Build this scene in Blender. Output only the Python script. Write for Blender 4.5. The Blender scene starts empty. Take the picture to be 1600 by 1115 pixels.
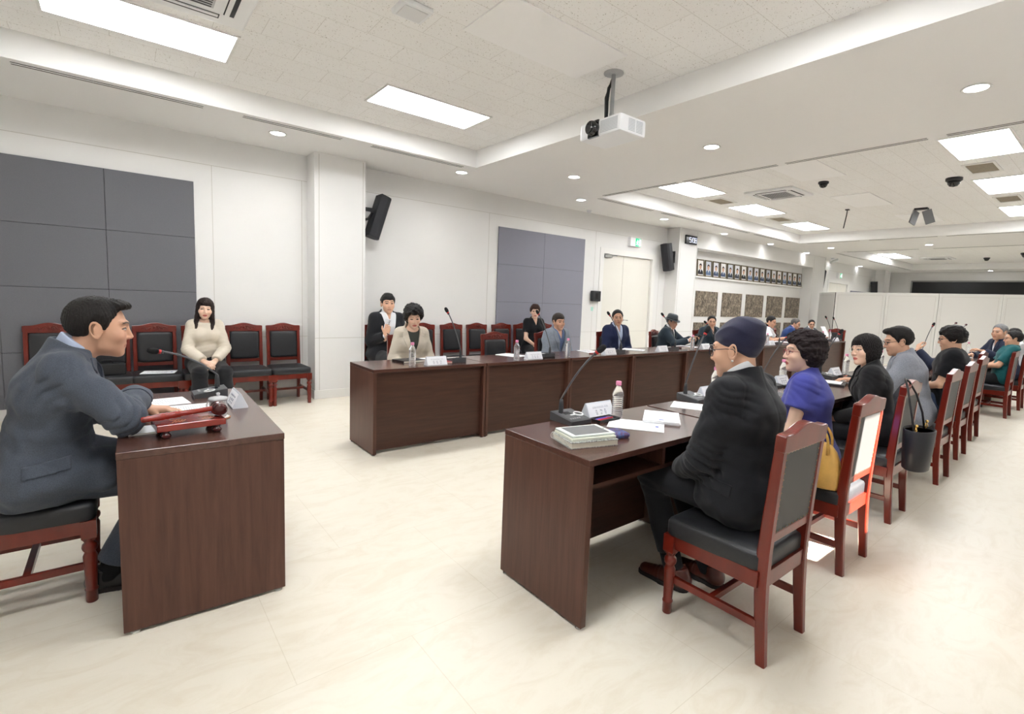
import bpy, bmesh, math, random
import numpy as np
from mathutils import Vector, Matrix, Euler
random.seed(7)
PI = math.pi
SC = bpy.context.scene
COL = SC.collection

# ------------------------------------------------------------------ materials
def lin(r, g, b):
    f = lambda c: (c/255/12.92) if c/255 <= .04045 else ((c/255+.055)/1.055)**2.4
    return (f(r), f(g), f(b), 1)
MATS = {}
def mat(name, rgb, rough=.5, metal=0., spec=.5, noise=0., nscale=20., bump=0., bscale=60., coat=0., stretch=None, emit=None, estr=0., trans=0., ior=1.45, attr=None, sheen=0., dark=None, sss=0.):
    """Principled material with procedural colour variation and bump in object space."""
    if name in MATS: return MATS[name]
    m = bpy.data.materials.new(name); m.use_nodes = True
    N = m.node_tree.nodes; L = m.node_tree.links
    p = N['Principled BSDF']
    c = lin(*rgb)
    p.inputs['Base Color'].default_value = c
    p.inputs['Roughness'].default_value = rough
    p.inputs['Metallic'].default_value = metal
    p.inputs['Specular IOR Level'].default_value = spec
    p.inputs['IOR'].default_value = ior
    if coat: p.inputs['Coat Weight'].default_value = coat; p.inputs['Coat Roughness'].default_value = .12
    if trans: p.inputs['Transmission Weight'].default_value = trans
    if sheen: p.inputs['Sheen Weight'].default_value = sheen
    if emit: p.inputs['Emission Color'].default_value = lin(*emit); p.inputs['Emission Strength'].default_value = estr
    src = None
    if attr:
        a = N.new('ShaderNodeAttribute'); a.attribute_name = attr; src = a.outputs['Color']
    tc = N.new('ShaderNodeTexCoord'); mp = N.new('ShaderNodeMapping')
    L.new(tc.outputs['Object'], mp.inputs['Vector'])
    if stretch: mp.inputs['Scale'].default_value = stretch
    if noise:
        n = N.new('ShaderNodeTexNoise'); n.inputs['Scale'].default_value = nscale; n.inputs['Detail'].default_value = 5
        L.new(mp.outputs['Vector'], n.inputs['Vector'])
        mx = N.new('ShaderNodeMix'); mx.data_type = 'RGBA'
        if dark:
            lo, hi = lin(*dark), c
        else:
            lo = tuple(v*(1-noise) for v in c[:3])+(1,); hi = tuple(min(1, v*(1+noise)) for v in c[:3])+(1,)
        if src:
            mx.blend_type = 'MULTIPLY'; mx.inputs['Factor'].default_value = 1
            r = N.new('ShaderNodeMapRange'); r.inputs['To Min'].default_value = 1-noise; r.inputs['To Max'].default_value = 1+noise
            L.new(n.outputs['Fac'], r.inputs['Value']); L.new(src, mx.inputs['A']); L.new(r.outputs['Result'], mx.inputs['B'])
        else:
            r = N.new('ShaderNodeMapRange'); r.inputs['From Min'].default_value = .3; r.inputs['From Max'].default_value = .7
            L.new(n.outputs['Fac'], r.inputs['Value']); L.new(r.outputs['Result'], mx.inputs['Factor'])
            mx.inputs['A'].default_value = lo; mx.inputs['B'].default_value = hi
        src = mx.outputs['Result']
    if src: L.new(src, p.inputs['Base Color'])
    if bump:
        n2 = N.new('ShaderNodeTexNoise'); n2.inputs['Scale'].default_value = bscale; n2.inputs['Detail'].default_value = 4
        L.new(mp.outputs['Vector'], n2.inputs['Vector'])
        b = N.new('ShaderNodeBump'); b.inputs['Strength'].default_value = bump; b.inputs['Distance'].default_value = .004
        L.new(n2.outputs['Fac'], b.inputs['Height']); L.new(b.outputs['Normal'], p.inputs['Normal'])
    MATS[name] = m
    return m

# ------------------------------------------------------------------ objects
def link(o, parent=None):
    COL.objects.link(o)
    if parent is not None: o.parent = parent
    return o
def tag(o, label=None, cat=None, group=None, kind=None):
    if label: o['label'] = label
    if cat: o['category'] = cat
    if group: o['group'] = group
    if kind: o['kind'] = kind
    return o
def empty(name, loc=(0, 0, 0), rz=0, label=None, cat=None, group=None):
    o = bpy.data.objects.new(name, None); o.empty_display_size = .1
    o.location = loc; o.rotation_euler = (0, 0, rz); link(o)
    return tag(o, label, cat, group)
def copy_tree(o, parent=None):
    c = o.copy(); link(c, parent)
    for ch in list(o.children): copy_tree(ch, c)
    return c
def np_mesh(name, V, Fq, m, parent=None, smooth=True, cols=None):
    """object from numpy vertices and quads"""
    me = bpy.data.meshes.new(name)
    nv, nf = len(V), len(Fq)
    me.vertices.add(nv); me.vertices.foreach_set('co', np.ascontiguousarray(V, np.float32).ravel())
    me.loops.add(nf*4); me.loops.foreach_set('vertex_index', np.ascontiguousarray(Fq, np.int32).ravel())
    me.polygons.add(nf); me.polygons.foreach_set('loop_start', np.arange(0, nf*4, 4, dtype=np.int32))
    me.polygons.foreach_set('use_smooth', np.full(nf, smooth, bool))
    me.update(calc_edges=True)
    if cols is not None:
        a = me.color_attributes.new('Col', 'FLOAT_COLOR', 'POINT')
        a.data.foreach_set('color', np.concatenate([cols, np.ones((nv, 1))], 1).astype(np.float32).ravel())
    me.materials.append(m)
    return link(bpy.data.objects.new(name, me), parent)

class MB:
    """collects shapes into ONE mesh object"""
    def __init__(s): s.bm = bmesh.new(); s.mi = 0
    def _tf(s, vs, M):
        if M is not None: bmesh.ops.transform(s.bm, matrix=M, verts=vs)
    def _fin(s, nf0):
        s.bm.faces.ensure_lookup_table()
        for f in s.bm.faces[nf0:]: f.material_index = s.mi
    def box(s, x0, x1, y0, y1, z0, z1, M=None, bev=0.):
        nf = len(s.bm.faces)
        vs = [s.bm.verts.new((x, y, z)) for x in (x0, x1) for y in (y0, y1) for z in (z0, z1)]
        for q in ((0, 1, 3, 2), (4, 6, 7, 5), (0, 4, 5, 1), (2, 3, 7, 6), (0, 2, 6, 4), (1, 5, 7, 3)):
            s.bm.faces.new([vs[i] for i in q])
        if bev:
            es = list({e for v in vs for e in v.link_edges})
            r = bmesh.ops.bevel(s.bm, geom=es, offset=bev, segments=2, affect='EDGES', profile=.6)
            vs = list({v for f in r['faces'] for v in f.verts} | {v for v in vs if v.is_valid})
        s._tf(vs, M); s._fin(nf); return s
    def prism(s, poly, h0, h1, axis='z', M=None):
        """polygon in a plane, extruded along axis; poly = list of 2D"""
        nf = len(s.bm.faces)
        def P(a, b, h): return {'z': (a, b, h), 'y': (a, h, b), 'x': (h, a, b)}[axis]
        A = [s.bm.verts.new(P(a, b, h0)) for a, b in poly]; B = [s.bm.verts.new(P(a, b, h1)) for a, b in poly]
        n = len(poly)
        s.bm.faces.new(A[::-1]); s.bm.faces.new(B)
        for i in range(n): s.bm.faces.new([A[i], A[(i+1) % n], B[(i+1) % n], B[i]])
        s._tf(A+B, M); s._fin(nf); return s
    def lathe(s, prof, n=16, M=None, cap=True):
        """profile [(r,z)] around z"""
        nf = len(s.bm.faces); rings = []; allv = []
        for r, z in prof:
            rg = [s.bm.verts.new((r*math.cos(2*PI*i/n), r*math.sin(2*PI*i/n), z)) for i in range(n)]
            rings.append(rg); allv += rg
        for a, b in zip(rings, rings[1:]):
            for i in range(n):
                f = s.bm.faces.new([a[i], a[(i+1) % n], b[(i+1) % n], b[i]]); f.smooth = True
        if cap:
            if prof[0][0] > 1e-5: s.bm.faces.new(rings[0][::-1])
            if prof[-1][0] > 1e-5: s.bm.faces.new(rings[-1])
        s._tf(allv, M); s._fin(nf); return s
    def tube(s, path, r, n=8, M=None, closed=False, sq=None):
        """round (or rectangular sq=(w,d)) tube swept along points; r scalar or list"""
        nf = len(s.bm.faces); P = [Vector(p) for p in path]; rings = []; allv = []; k = len(P)
        up = Vector((0, 0, 1)); prev = None
        for i, p in enumerate(P):
            if closed: t = P[(i+1) % k]-P[i-1]
            else: t = P[min(i+1, k-1)]-P[max(i-1, 0)]
            t.normalize()
            if prev is None:
                a = t.cross(up)
                if a.length < .1: a = t.cross(Vector((0, 1, 0)))
            else: a = prev-t*prev.dot(t)
            a.normalize(); b = t.cross(a); prev = a
            rr = r[i] if isinstance(r, (list, tuple)) else r
            rg = []
            for j in range(n):
                an = 2*PI*(j+.5)/n if sq else 2*PI*j/n
                if sq: ca = math.copysign(sq[0]/2, math.cos(an)); sa = math.copysign(sq[1]/2, math.sin(an))
                else: ca = rr*math.cos(an); sa = rr*math.sin(an)
                rg.append(s.bm.verts.new(p+a*ca+b*sa))
            rings.append(rg); allv += rg
        pr = list(zip(rings, rings[1:]))
        if closed: pr.append((rings[-1], rings[0]))
        for A, B in pr:
            for j in range(n):
                f = s.bm.faces.new([A[j], A[(j+1) % n], B[(j+1) % n], B[j]]); f.smooth = not sq
        if not closed:
            s.bm.faces.new(rings[0][::-1]); s.bm.faces.new(rings[-1])
        s._tf(allv, M); s._fin(nf); return s
    def ball(s, c, r, n=12, M=None):
        nf = len(s.bm.faces)
        if not isinstance(r, (tuple, list)): r = (r, r, r)
        T = Matrix.Translation(c) @ Matrix.Diagonal((r[0], r[1], r[2], 1))
        vs = bmesh.ops.create_uvsphere(s.bm, u_segments=n, v_segments=max(6, n//2), radius=1, matrix=T)['verts']
        for v in vs:
            for f in v.link_faces: f.smooth = True
        s._tf(vs, M); s._fin(nf); return s
    def loft(s, rings, M=None, smooth=True, cap=True):
        nf = len(s.bm.faces); R = [[s.bm.verts.new(p) for p in rg] for rg in rings]; n = len(R[0])
        for A, B in zip(R, R[1:]):
            for j in range(n):
                f = s.bm.faces.new([A[j], A[(j+1) % n], B[(j+1) % n], B[j]]); f.smooth = smooth
        if cap: s.bm.faces.new(R[0][::-1]); s.bm.faces.new(R[-1])
        s._tf([v for r in R for v in r], M); s._fin(nf); return s
    def build(s, name, mats, parent=None, loc=None, kind=None, smooth_angle=None):
        bmesh.ops.recalc_face_normals(s.bm, faces=s.bm.faces)
        me = bpy.data.meshes.new(name); s.bm.to_mesh(me); s.bm.free()
        for m in (mats if isinstance(mats, (list, tuple)) else [mats]): me.materials.append(m)
        if smooth_angle is not None:
            me.polygons.foreach_set('use_smooth', [True]*len(me.polygons))
            me.set_sharp_from_angle(angle=math.radians(smooth_angle))
        o = link(bpy.data.objects.new(name, me), parent)
        if loc: o.location = loc
        if kind: o['kind'] = kind
        return o
def TR(x=0, y=0, z=0, rx=0, ry=0, rz=0):
    return Matrix.Translation((x, y, z)) @ Euler((rx, ry, rz)).to_matrix().to_4x4()

# ------------------------------------------------------------------ implicit surfaces
def smin(a, b, k):
    h = np.maximum(k-np.abs(a-b), 0)/k
    return np.minimum(a, b)-h*h*k*.25
def smax(a, b, k): return -smin(-a, -b, k)
def V3(*a): return np.array(a, float)
def nrm(v): return v/np.linalg.norm(v)
def cone(P, a, b, ra, rb):
    a = np.asarray(a, float); ba = np.asarray(b, float)-a
    pa = P-a; t = np.clip((pa@ba)/(ba@ba), 0, 1)
    return np.linalg.norm(pa-t[:, None]*ba, axis=1)-(ra+t*(rb-ra))
def ecap(P, a, b, ra, rb, side, kap):
    a = np.asarray(a, float); q = P-a
    l = q@side
    q = q-(l*(1-kap))[:, None]*side
    ba = np.asarray(b, float)-a; lb = ba@side; ba = ba-lb*(1-kap)*side
    t = np.clip((q@ba)/(ba@ba), 0, 1)
    return np.linalg.norm(q-t[:, None]*ba, axis=1)-(ra+t*(rb-ra))
def ell(P, c, r, R=None):
    q = P-np.asarray(c, float)
    if R is not None: q = q@R
    r = np.asarray(r, float)
    k0 = np.linalg.norm(q/r, axis=1); k1 = np.linalg.norm(q/(r*r), axis=1)+1e-9
    return k0*(k0-1)/k1
def rbox(P, c, b, rad, R=None):
    q = P-np.asarray(c, float)
    if R is not None: q = q@R
    q = np.abs(q)-(np.asarray(b, float)-rad)
    return np.linalg.norm(np.maximum(q, 0), axis=1)+np.minimum(q.max(1), 0)-rad
def cull(P, c, rad, f):
    d = np.linalg.norm(P-c, axis=1)-rad
    out = d+.03; m = d < .03
    if m.any(): out[m] = f(P[m])
    return out
def wob(P, f, seed=0.):
    x, y, z = P[:, 0]*f+seed, P[:, 1]*f+seed*1.7, P[:, 2]*f+seed*.6
    return (np.sin(x+1.3*np.sin(y*.9+.5))*np.sin(y*1.1+1.1*np.sin(z*1.2))+np.sin(z*1.15+1.4*np.sin(x*.8+y*.5)))*.5
def sdf_mesh(f, lo, hi, h, smooth=1):
    lo = np.asarray(lo, float); hi = np.asarray(hi, float); H = 4*h
    nc = np.maximum(np.ceil((hi-lo)/H).astype(int), 1)+1
    gx = np.stack(np.meshgrid(*[np.arange(n) for n in nc], indexing='ij'), -1).reshape(-1, 3)
    dc = f(lo+gx*H).reshape(nc)
    cm = None
    for a in (0, 1):
        for b in (0, 1):
            for c in (0, 1):
                s = np.abs(dc[a:nc[0]-1+a, b:nc[1]-1+b, c:nc[2]-1+c])
                cm = s if cm is None else np.minimum(cm, s)
    act = cm < H*1.9
    sg = np.where(dc[:-1, :-1, :-1] < 0, -1., 1.).astype(np.float32)
    V = np.pad(sg.repeat(4, 0).repeat(4, 1).repeat(4, 2), ((0, 1),)*3, mode='edge')
    m = act.repeat(4, 0).repeat(4, 1).repeat(4, 2)
    M = np.zeros(V.shape, bool)
    for a in (0, 1):
        for b in (0, 1):
            for c in (0, 1): M[a:a+m.shape[0], b:b+m.shape[1], c:c+m.shape[2]] |= m
    idx = np.argwhere(M); vals = np.empty(len(idx), np.float32)
    for i in range(0, len(idx), 150000): vals[i:i+150000] = f(lo+idx[i:i+150000]*h)
    V[M] = vals
    ins = V < 0
    n = V.shape
    cnt = np.zeros((n[0]-1, n[1]-1, n[2]-1), np.int8)
    offs = [(a, b, c) for a in (0, 1) for b in (0, 1) for c in (0, 1)]
    for a, b, c in offs: cnt += ins[a:n[0]-1+a, b:n[1]-1+b, c:n[2]-1+c]
    cell = (cnt > 0) & (cnt < 8)
    ci = np.argwhere(cell)
    cid = np.full(cell.shape, -1, np.int32); cid[cell] = np.arange(len(ci))
    cv = {o: V[ci[:, 0]+o[0], ci[:, 1]+o[1], ci[:, 2]+o[2]] for o in offs}
    acc = np.zeros((len(ci), 3)); num = np.zeros(len(ci))
    for o in offs:
        for ax in range(3):
            if o[ax] == 0:
                o2 = tuple(1 if k == ax else o[k] for k in range(3))
                va, vb = cv[o], cv[o2]; s = (va < 0) != (vb < 0)
                t = np.where(s, va/np.where(s, va-vb, 1), 0)
                p = np.tile(np.array(o, float), (len(ci), 1)); p[:, ax] += t
                acc[s] += p[s]; num += s
    vert = lo+h*(ci+acc/num[:, None])
    quads = []
    for ax in range(3):
        u, v = [(1, 2), (2, 0), (0, 1)][ax]
        sl0 = [slice(None)]*3; sl1 = [slice(None)]*3
        sl0[ax] = slice(0, n[ax]-1); sl1[ax] = slice(1, n[ax])
        for w in (u, v):
            sl0[w] = slice(1, n[w]-1); sl1[w] = slice(1, n[w]-1)
        A, B = ins[tuple(sl0)], ins[tuple(sl1)]
        e = np.argwhere(A != B)
        if not len(e): continue
        fl = A[e[:, 0], e[:, 1], e[:, 2]]
        e = e.copy(); e[:, u] += 1; e[:, v] += 1
        def C(du, dv):
            q = e.copy(); q[:, u] -= du; q[:, v] -= dv
            return cid[q[:, 0], q[:, 1], q[:, 2]]
        q = np.stack([C(1, 1), C(0, 1), C(0, 0), C(1, 0)], 1)
        q[~fl] = q[~fl][:, ::-1]
        quads.append(q)
    F = np.concatenate(quads)
    F = F[(F >= 0).all(1)]
    E = np.concatenate([F[:, [0, 1]], F[:, [1, 2]], F[:, [2, 3]], F[:, [3, 0]]])
    for _ in range(smooth):
        s = np.zeros_like(vert); c = np.zeros(len(vert))
        for k in range(3): s[:, k] = np.bincount(E[:, 0], vert[E[:, 1], k], len(vert))+np.bincount(E[:, 1], vert[E[:, 0], k], len(vert))
        c = np.bincount(E[:, 0], minlength=len(vert))+np.bincount(E[:, 1], minlength=len(vert))
        vert = vert*.5+.5*s/np.maximum(c, 1)[:, None]
    return vert, F
# ------------------------------------------------------------------ people
def rotm(yaw=0, pitch=0, roll=0):
    """yaw + turns to the person's left, pitch + looks down, roll + tilts to the right shoulder (degrees)"""
    a, b, c = [math.radians(v) for v in (yaw, -pitch, roll)]
    Rz = np.array([[math.cos(a), -math.sin(a), 0], [math.sin(a), math.cos(a), 0], [0, 0, 1]])
    Rx = np.array([[1, 0, 0], [0, math.cos(b), -math.sin(b)], [0, math.sin(b), math.cos(b)]])
    Ry = np.array([[math.cos(c), 0, math.sin(c)], [0, 1, 0], [-math.sin(c), 0, math.cos(c)]])
    return Rz@Rx@Ry
X3, Y3, Z3 = V3(1, 0, 0), V3(0, 1, 0), V3(0, 0, 1)

def head_sdf(q, fem, o):
    fw = o.get('fw', 1.)
    ax = np.abs(q[:, 0]); m = np.stack([ax, q[:, 1], q[:, 2]], 1)
    d = ell(q, (0, -.012, .034), (.074, .096, .088))
    d = smin(d, ell(q, (0, .034, -.022), (.061*fw, .060, .078)), .03)
    d = smin(d, ell(q, (0, .030, -.068), (.052*fw if not fem else .046*fw, .056, .045)), .03)
    d = smin(d, ell(m, (.040*fw, .058, -.024), (.027, .030, .026)), .02)
    d = smin(d, ell(q, (0, .072, -.100), (.022, .018, .016)), .025)
    d = smin(d, cone(m, (.012, .088, .032), (.044, .074, .034), .010, .009), .014)      # brow
    d = smax(d, -ell(m, (.032, .106, .010), (.019, .017, .013)), .014)                  # eye socket
    d = smin(d, ell(m, (.0315, .076, .009), (.0150, .0150, .0120)), .004)               # eye ball and lids
    d = smin(d, cone(q, (0, .089, .018), (0, .1065, -.025), .0075, .0110), .012)          # nose
    d = smin(d, ell(m, (.0115, .098, -.030), (.0085, .0105, .0075)), .006)
    d = smin(d, ell(q, (0, .085, -.0585), (.026, .0115, .0075)), .006)                     # lips
    d = smin(d, ell(q, (0, .0835, -.0695), (.022, .0115, .0075)), .006)
    d = smax(d, -ell(q, (0, .101, -.0642), (.023, .006, .0018)), .004)
    R = rotm(0, 0, 0)
    ex = m[:, 0]-.0765+.30*(m[:, 1]+.010); ey = (m[:, 1]+.010+.15*(m[:, 2]+.002))/.0175; ez = (m[:, 2]+.002)/.0305   # ear
    rho = np.hypot(ey, ez)
    e = np.hypot((rho-1)*.021, ex-.004)-.0042
    e = smin(e, ell(m, (.0735, -.006, -.004), (.0085, .0155, .027)), .004)
    e = smin(e, np.hypot((np.hypot((m[:, 1]+.006)/.0105, (m[:, 2]-.001)/.019)-1)*.013, ex-.002)-.0022+.02*np.clip(m[:, 1]+.004, 0, 1), .003)
    e = smin(e, ell(m, (.0770, -.003, -.031), (.0052, .0075, .0085)), .006)
    d = smin(d, e, .007)
    return d

def hand_sdf(P, W, fd, bn, side, curl=.35, thumb=.3, s=1.):
    fd = nrm(fd); bn = nrm(bn-fd*(bn@fd)); T = np.cross(fd, bn)*(-side)
    q = np.stack([(P-W)@T, (P-W)@fd, (P-W)@bn], 1)/s
    d = None
    roots = [(.027, .088, .0085, (.042, .025, .021)), (.0085, .092, .0088, (.046, .029, .022)), (-.010, .088, .0083, (.042, .027, .021)), (-.0265, .080, .0072, (.033, .020, .018))]
    for i, (x, y, r, Ls) in enumerate(roots):
        k = cone(q, (x*.55, .0, 0), (x, y, 0), .0155, .0125)
        d = k if d is None else smin(d, k, .012)
        p = V3(x, y, .001); a = 0
        for j, l in enumerate(Ls):
            a += curl*((.75, 1.0, .65)[j])*(1+.12*i)
            p2 = p+V3(x*.10*l/.04*(1-curl*.6), l*math.cos(a), -l*math.sin(a))
            d = smin(d, cone(q, p, p2, r*(1-.08*j), r*(.93-.08*j)), .004)
            p = p2
    p0, p1 = V3(.012, .018, -.004), V3(.036, .048, -.010)
    p2 = p1+V3(.030*(1-thumb), .026, -.012-.02*thumb); p3 = p2+V3(.014*(1-2*thumb), .024, -.006-.014*thumb)
    d = smin(d, cone(q, p0, p1, .0155, .0125), .012)
    d = smin(d, cone(q, p1, p2, .0118, .0100), .005)
    d = smin(d, cone(q, p2, p3, .0098, .0078), .004)
    d = smin(d, cone(q, (0, -.05, 0), (0, .01, 0), .024, .022), .014)
    return d*s

HAIRLINES = {
 'short': ([0, 28, 46, 60, 72, 80, 87, 104, 120, 150, 180], [.080, .078, .056, .036, -.006, -.012, .022, .022, -.028, -.058, -.064]),
 'swept': ([0, 28, 46, 60, 72, 80, 87, 104, 120, 150, 180], [.092, .090, .064, .040, -.004, -.010, .022, .022, -.030, -.062, -.068]),
 'fringe': ([0, 30, 46, 60, 72, 80, 87, 104, 120, 150, 180], [.050, .052, .046, .030, -.010, -.016, .020, .016, -.030, -.062, -.070]),
 'perm': ([0, 28, 44, 58, 70, 84, 100, 130, 180], [.058, .060, .040, .004, -.035, -.030, -.070, -.085, -.090]),
 'crop': ([0, 25, 44, 58, 70, 84, 100, 130, 180], [.045, .050, .030, .002, -.028, -.030, -.040, -.060, -.070]),
 'bob': ([0, 30, 40, 50, 60, 180], [.042, .040, .010, -.060, -.108, -.116]),
 'long': ([0, 30, 40, 50, 60, 180], [.046, .042, .012, -.060, -.130, -.150]),
 'beanie': ([0, 40, 70, 90, 120, 150, 180], [.042, .040, .022, .016, -.012, -.036, -.042]),
}
def hair_sdf(q, style, o):
    ang = np.degrees(np.arctan2(np.abs(q[:, 0]), q[:, 1]+.0))
    zl = np.interp(ang, *HAIRLINES[style])
    t = o.get('thick', {'short': .011, 'swept': .013, 'fringe': .014, 'perm': .030, 'crop': .018, 'bob': .018, 'long': .016, 'beanie': .012}[style])
    c = (0, -.012, .036)
    te = t*np.clip((q[:, 2]-zl+.012)/.055, .22, 1)*(1+.12*np.clip((q[:, 2]-.06)/.06, 0, 1))
    d = ell(q, c, (.0755, .0975, .0885))-te
    zt = np.clip((q[:, 2]-.02)/.1, 0, 1)
    if style in ('bob', 'long'):
        d = smin(d, ell(q, (0, -.022, -.035), (.086, .088, .105)), .04)
        if style == 'long':
            m = np.stack([np.abs(q[:, 0]), q[:, 1], q[:, 2]], 1)
            lk = np.minimum(cone(m, (.066, .012, -.03), (.082, .040, -.150), .030, .026), cone(m, (.082, .040, -.150), (.075, .085, -.27), .026, .012))
            lk = smin(lk, cone(m, (.04, -.06, -.05), (.05, -.075, -.24), .055, .03), .03)
            d = smin(d, lk, .02)
            zl = np.where(q[:, 2] < -.12, -.4, zl)
    if style == 'perm':
        d = smin(d, ell(q, (0, -.045, -.02), (.095, .075, .080)), .03)
    if style == 'beanie':
        d = smin(d, ell(q, (0, -.062, .092), (.076, .064, .052)), .05)
        u = q[:, 2]*1.0-q[:, 1]*.55
        d = d+.0085*np.abs(np.sin(u*42+2.0*np.sin(q[:, 0]*15+q[:, 1]*11)+1.3*wob(q, 16)))*np.clip((q[:, 2]-.015)/.05, .12, 1)*np.clip(.7+.6*wob(q, 13, 5.), .15, 1.2)+.0045*wob(q, 24, 3.)
        d = d-.0022*np.exp(-((zl+.012-q[:, 2])/.004)**2)
        d = smax(d, (zl-q[:, 2])*.9, .008)
        return d
    if o.get('quiff'):
        d = smin(d, ell(q, (.008, .066, .108), (.054, .034, .022)), .03)
    nz = {'perm': (.006, 105), 'crop': (.004, 70), 'short': (.0018, 90), 'swept': (.0016, 90), 'fringe': (.0028, 70), 'bob': (.0026, 60), 'long': (.0024, 60)}[style]
    amp = o.get('amp', nz[0]); f = o.get('freq', nz[1])
    if style in ('perm', 'crop') or o.get('curly'):
        d = d+amp*(wob(q, f, 1.3)+.6*wob(q, f*1.9, 4.)+.45*wob(q, f*3.3, 2.))
    else:
        az = np.arctan2(q[:, 0], q[:, 1]+.03)
        d = d+amp*np.sin(az*46+5*np.sin(q[:, 2]*38)+2*wob(q, 40))+amp*.8*np.sin(az*83+3*np.sin(q[:, 2]*30+1)+2*wob(q, 30, 3.))
    edge = (zl-q[:, 2])*.8+.004*wob(q, 140, 2.)
    return smax(d, edge, .007)

SKINCOL = {'m': (222, 176, 148), 'tan': (208, 161, 133), 'f': (234, 196, 172), 'fw': (228, 188, 163)}
def paint_face(q, skin, hairc, fem, k=1.):
    s = np.array(lin(*SKINCOL[skin])[:3]); c = np.tile(s, (len(q), 1))
    ax = np.abs(q[:, 0]); y, z = q[:, 1], q[:, 2]
    fr = y > .055
    def mix(w, col):
        w = np.clip(w, 0, 1)[:, None]; c[:] = c*(1-w)+np.array(col)*w
    # cheeks and nose slightly redder: real skin colour
    mix(.22*np.exp(-(((ax-.042)/.022)**2+((z+.022)/.022)**2))*fr, np.array([.62, .25, .18]))
    mix(.18*np.exp(-((ax/.014)**2+((z+.03)/.014)**2))*fr, np.array([.62, .25, .18]))
    lip = 1.35-((q[:, 0]/.0255)**2+((z+.0642)/.0115)**2)*1.2
    mix(np.clip(lip*2, 0, .85 if fem else .55)*(y > .07), lin(190, 70, 72)[:3] if fem else lin(170, 92, 84)[:3])
    mix((1-np.abs(z+.0642)/.0016)*(ax < .022)*(y > .07)*.7, lin(90, 40, 38)[:3])
    bz = .0335+.004*np.sin((ax-.012)/.04*PI)
    mix((1.25-np.abs(z-bz)/(.0034 if fem else .0046))*(ax > .011)*(ax < .053)*fr*1.6*(.5 if fem else .68), hairc)
    ex = (ax-.0318)/.0150; ez = (z-.0085)/.0051
    eye = 1.1-(ex**2+ez**2)
    if k > 1: ez = (z-.0085)/.0040; eye = 1.1-(ex**2+ez**2)
    mix(eye*4*fr, lin(222, 214, 208)[:3] if k == 1 else lin(74, 56, 50)[:3])
    mix((1.2-np.hypot(ax-.0318, z-.009)/(.0052*k))*4*(eye > 0)*fr, lin(28, 18, 14)[:3])
    lid = np.abs(z-(.0085+.0056*np.sqrt(np.clip(1-ex**2, 0, 1))))
    mix((1.25-lid/(.0029*k))*(np.abs(ex) < 1.1)*fr*1.5, lin(42, 26, 22)[:3])
    return c

def ik(S, W, pole, l1, l2):
    d = W-S; L = np.linalg.norm(d)
    if L > (l1+l2)*.995: W = S+d/L*(l1+l2)*.995; d = W-S; L = np.linalg.norm(d)
    a = (l1*l1-l2*l2+L*L)/(2*L); h = math.sqrt(max(l1*l1-a*a, 1e-6))
    u = d/L; p = pole-u*(pole@u); p = nrm(p)
    return S+u*a+p*h, W

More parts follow.
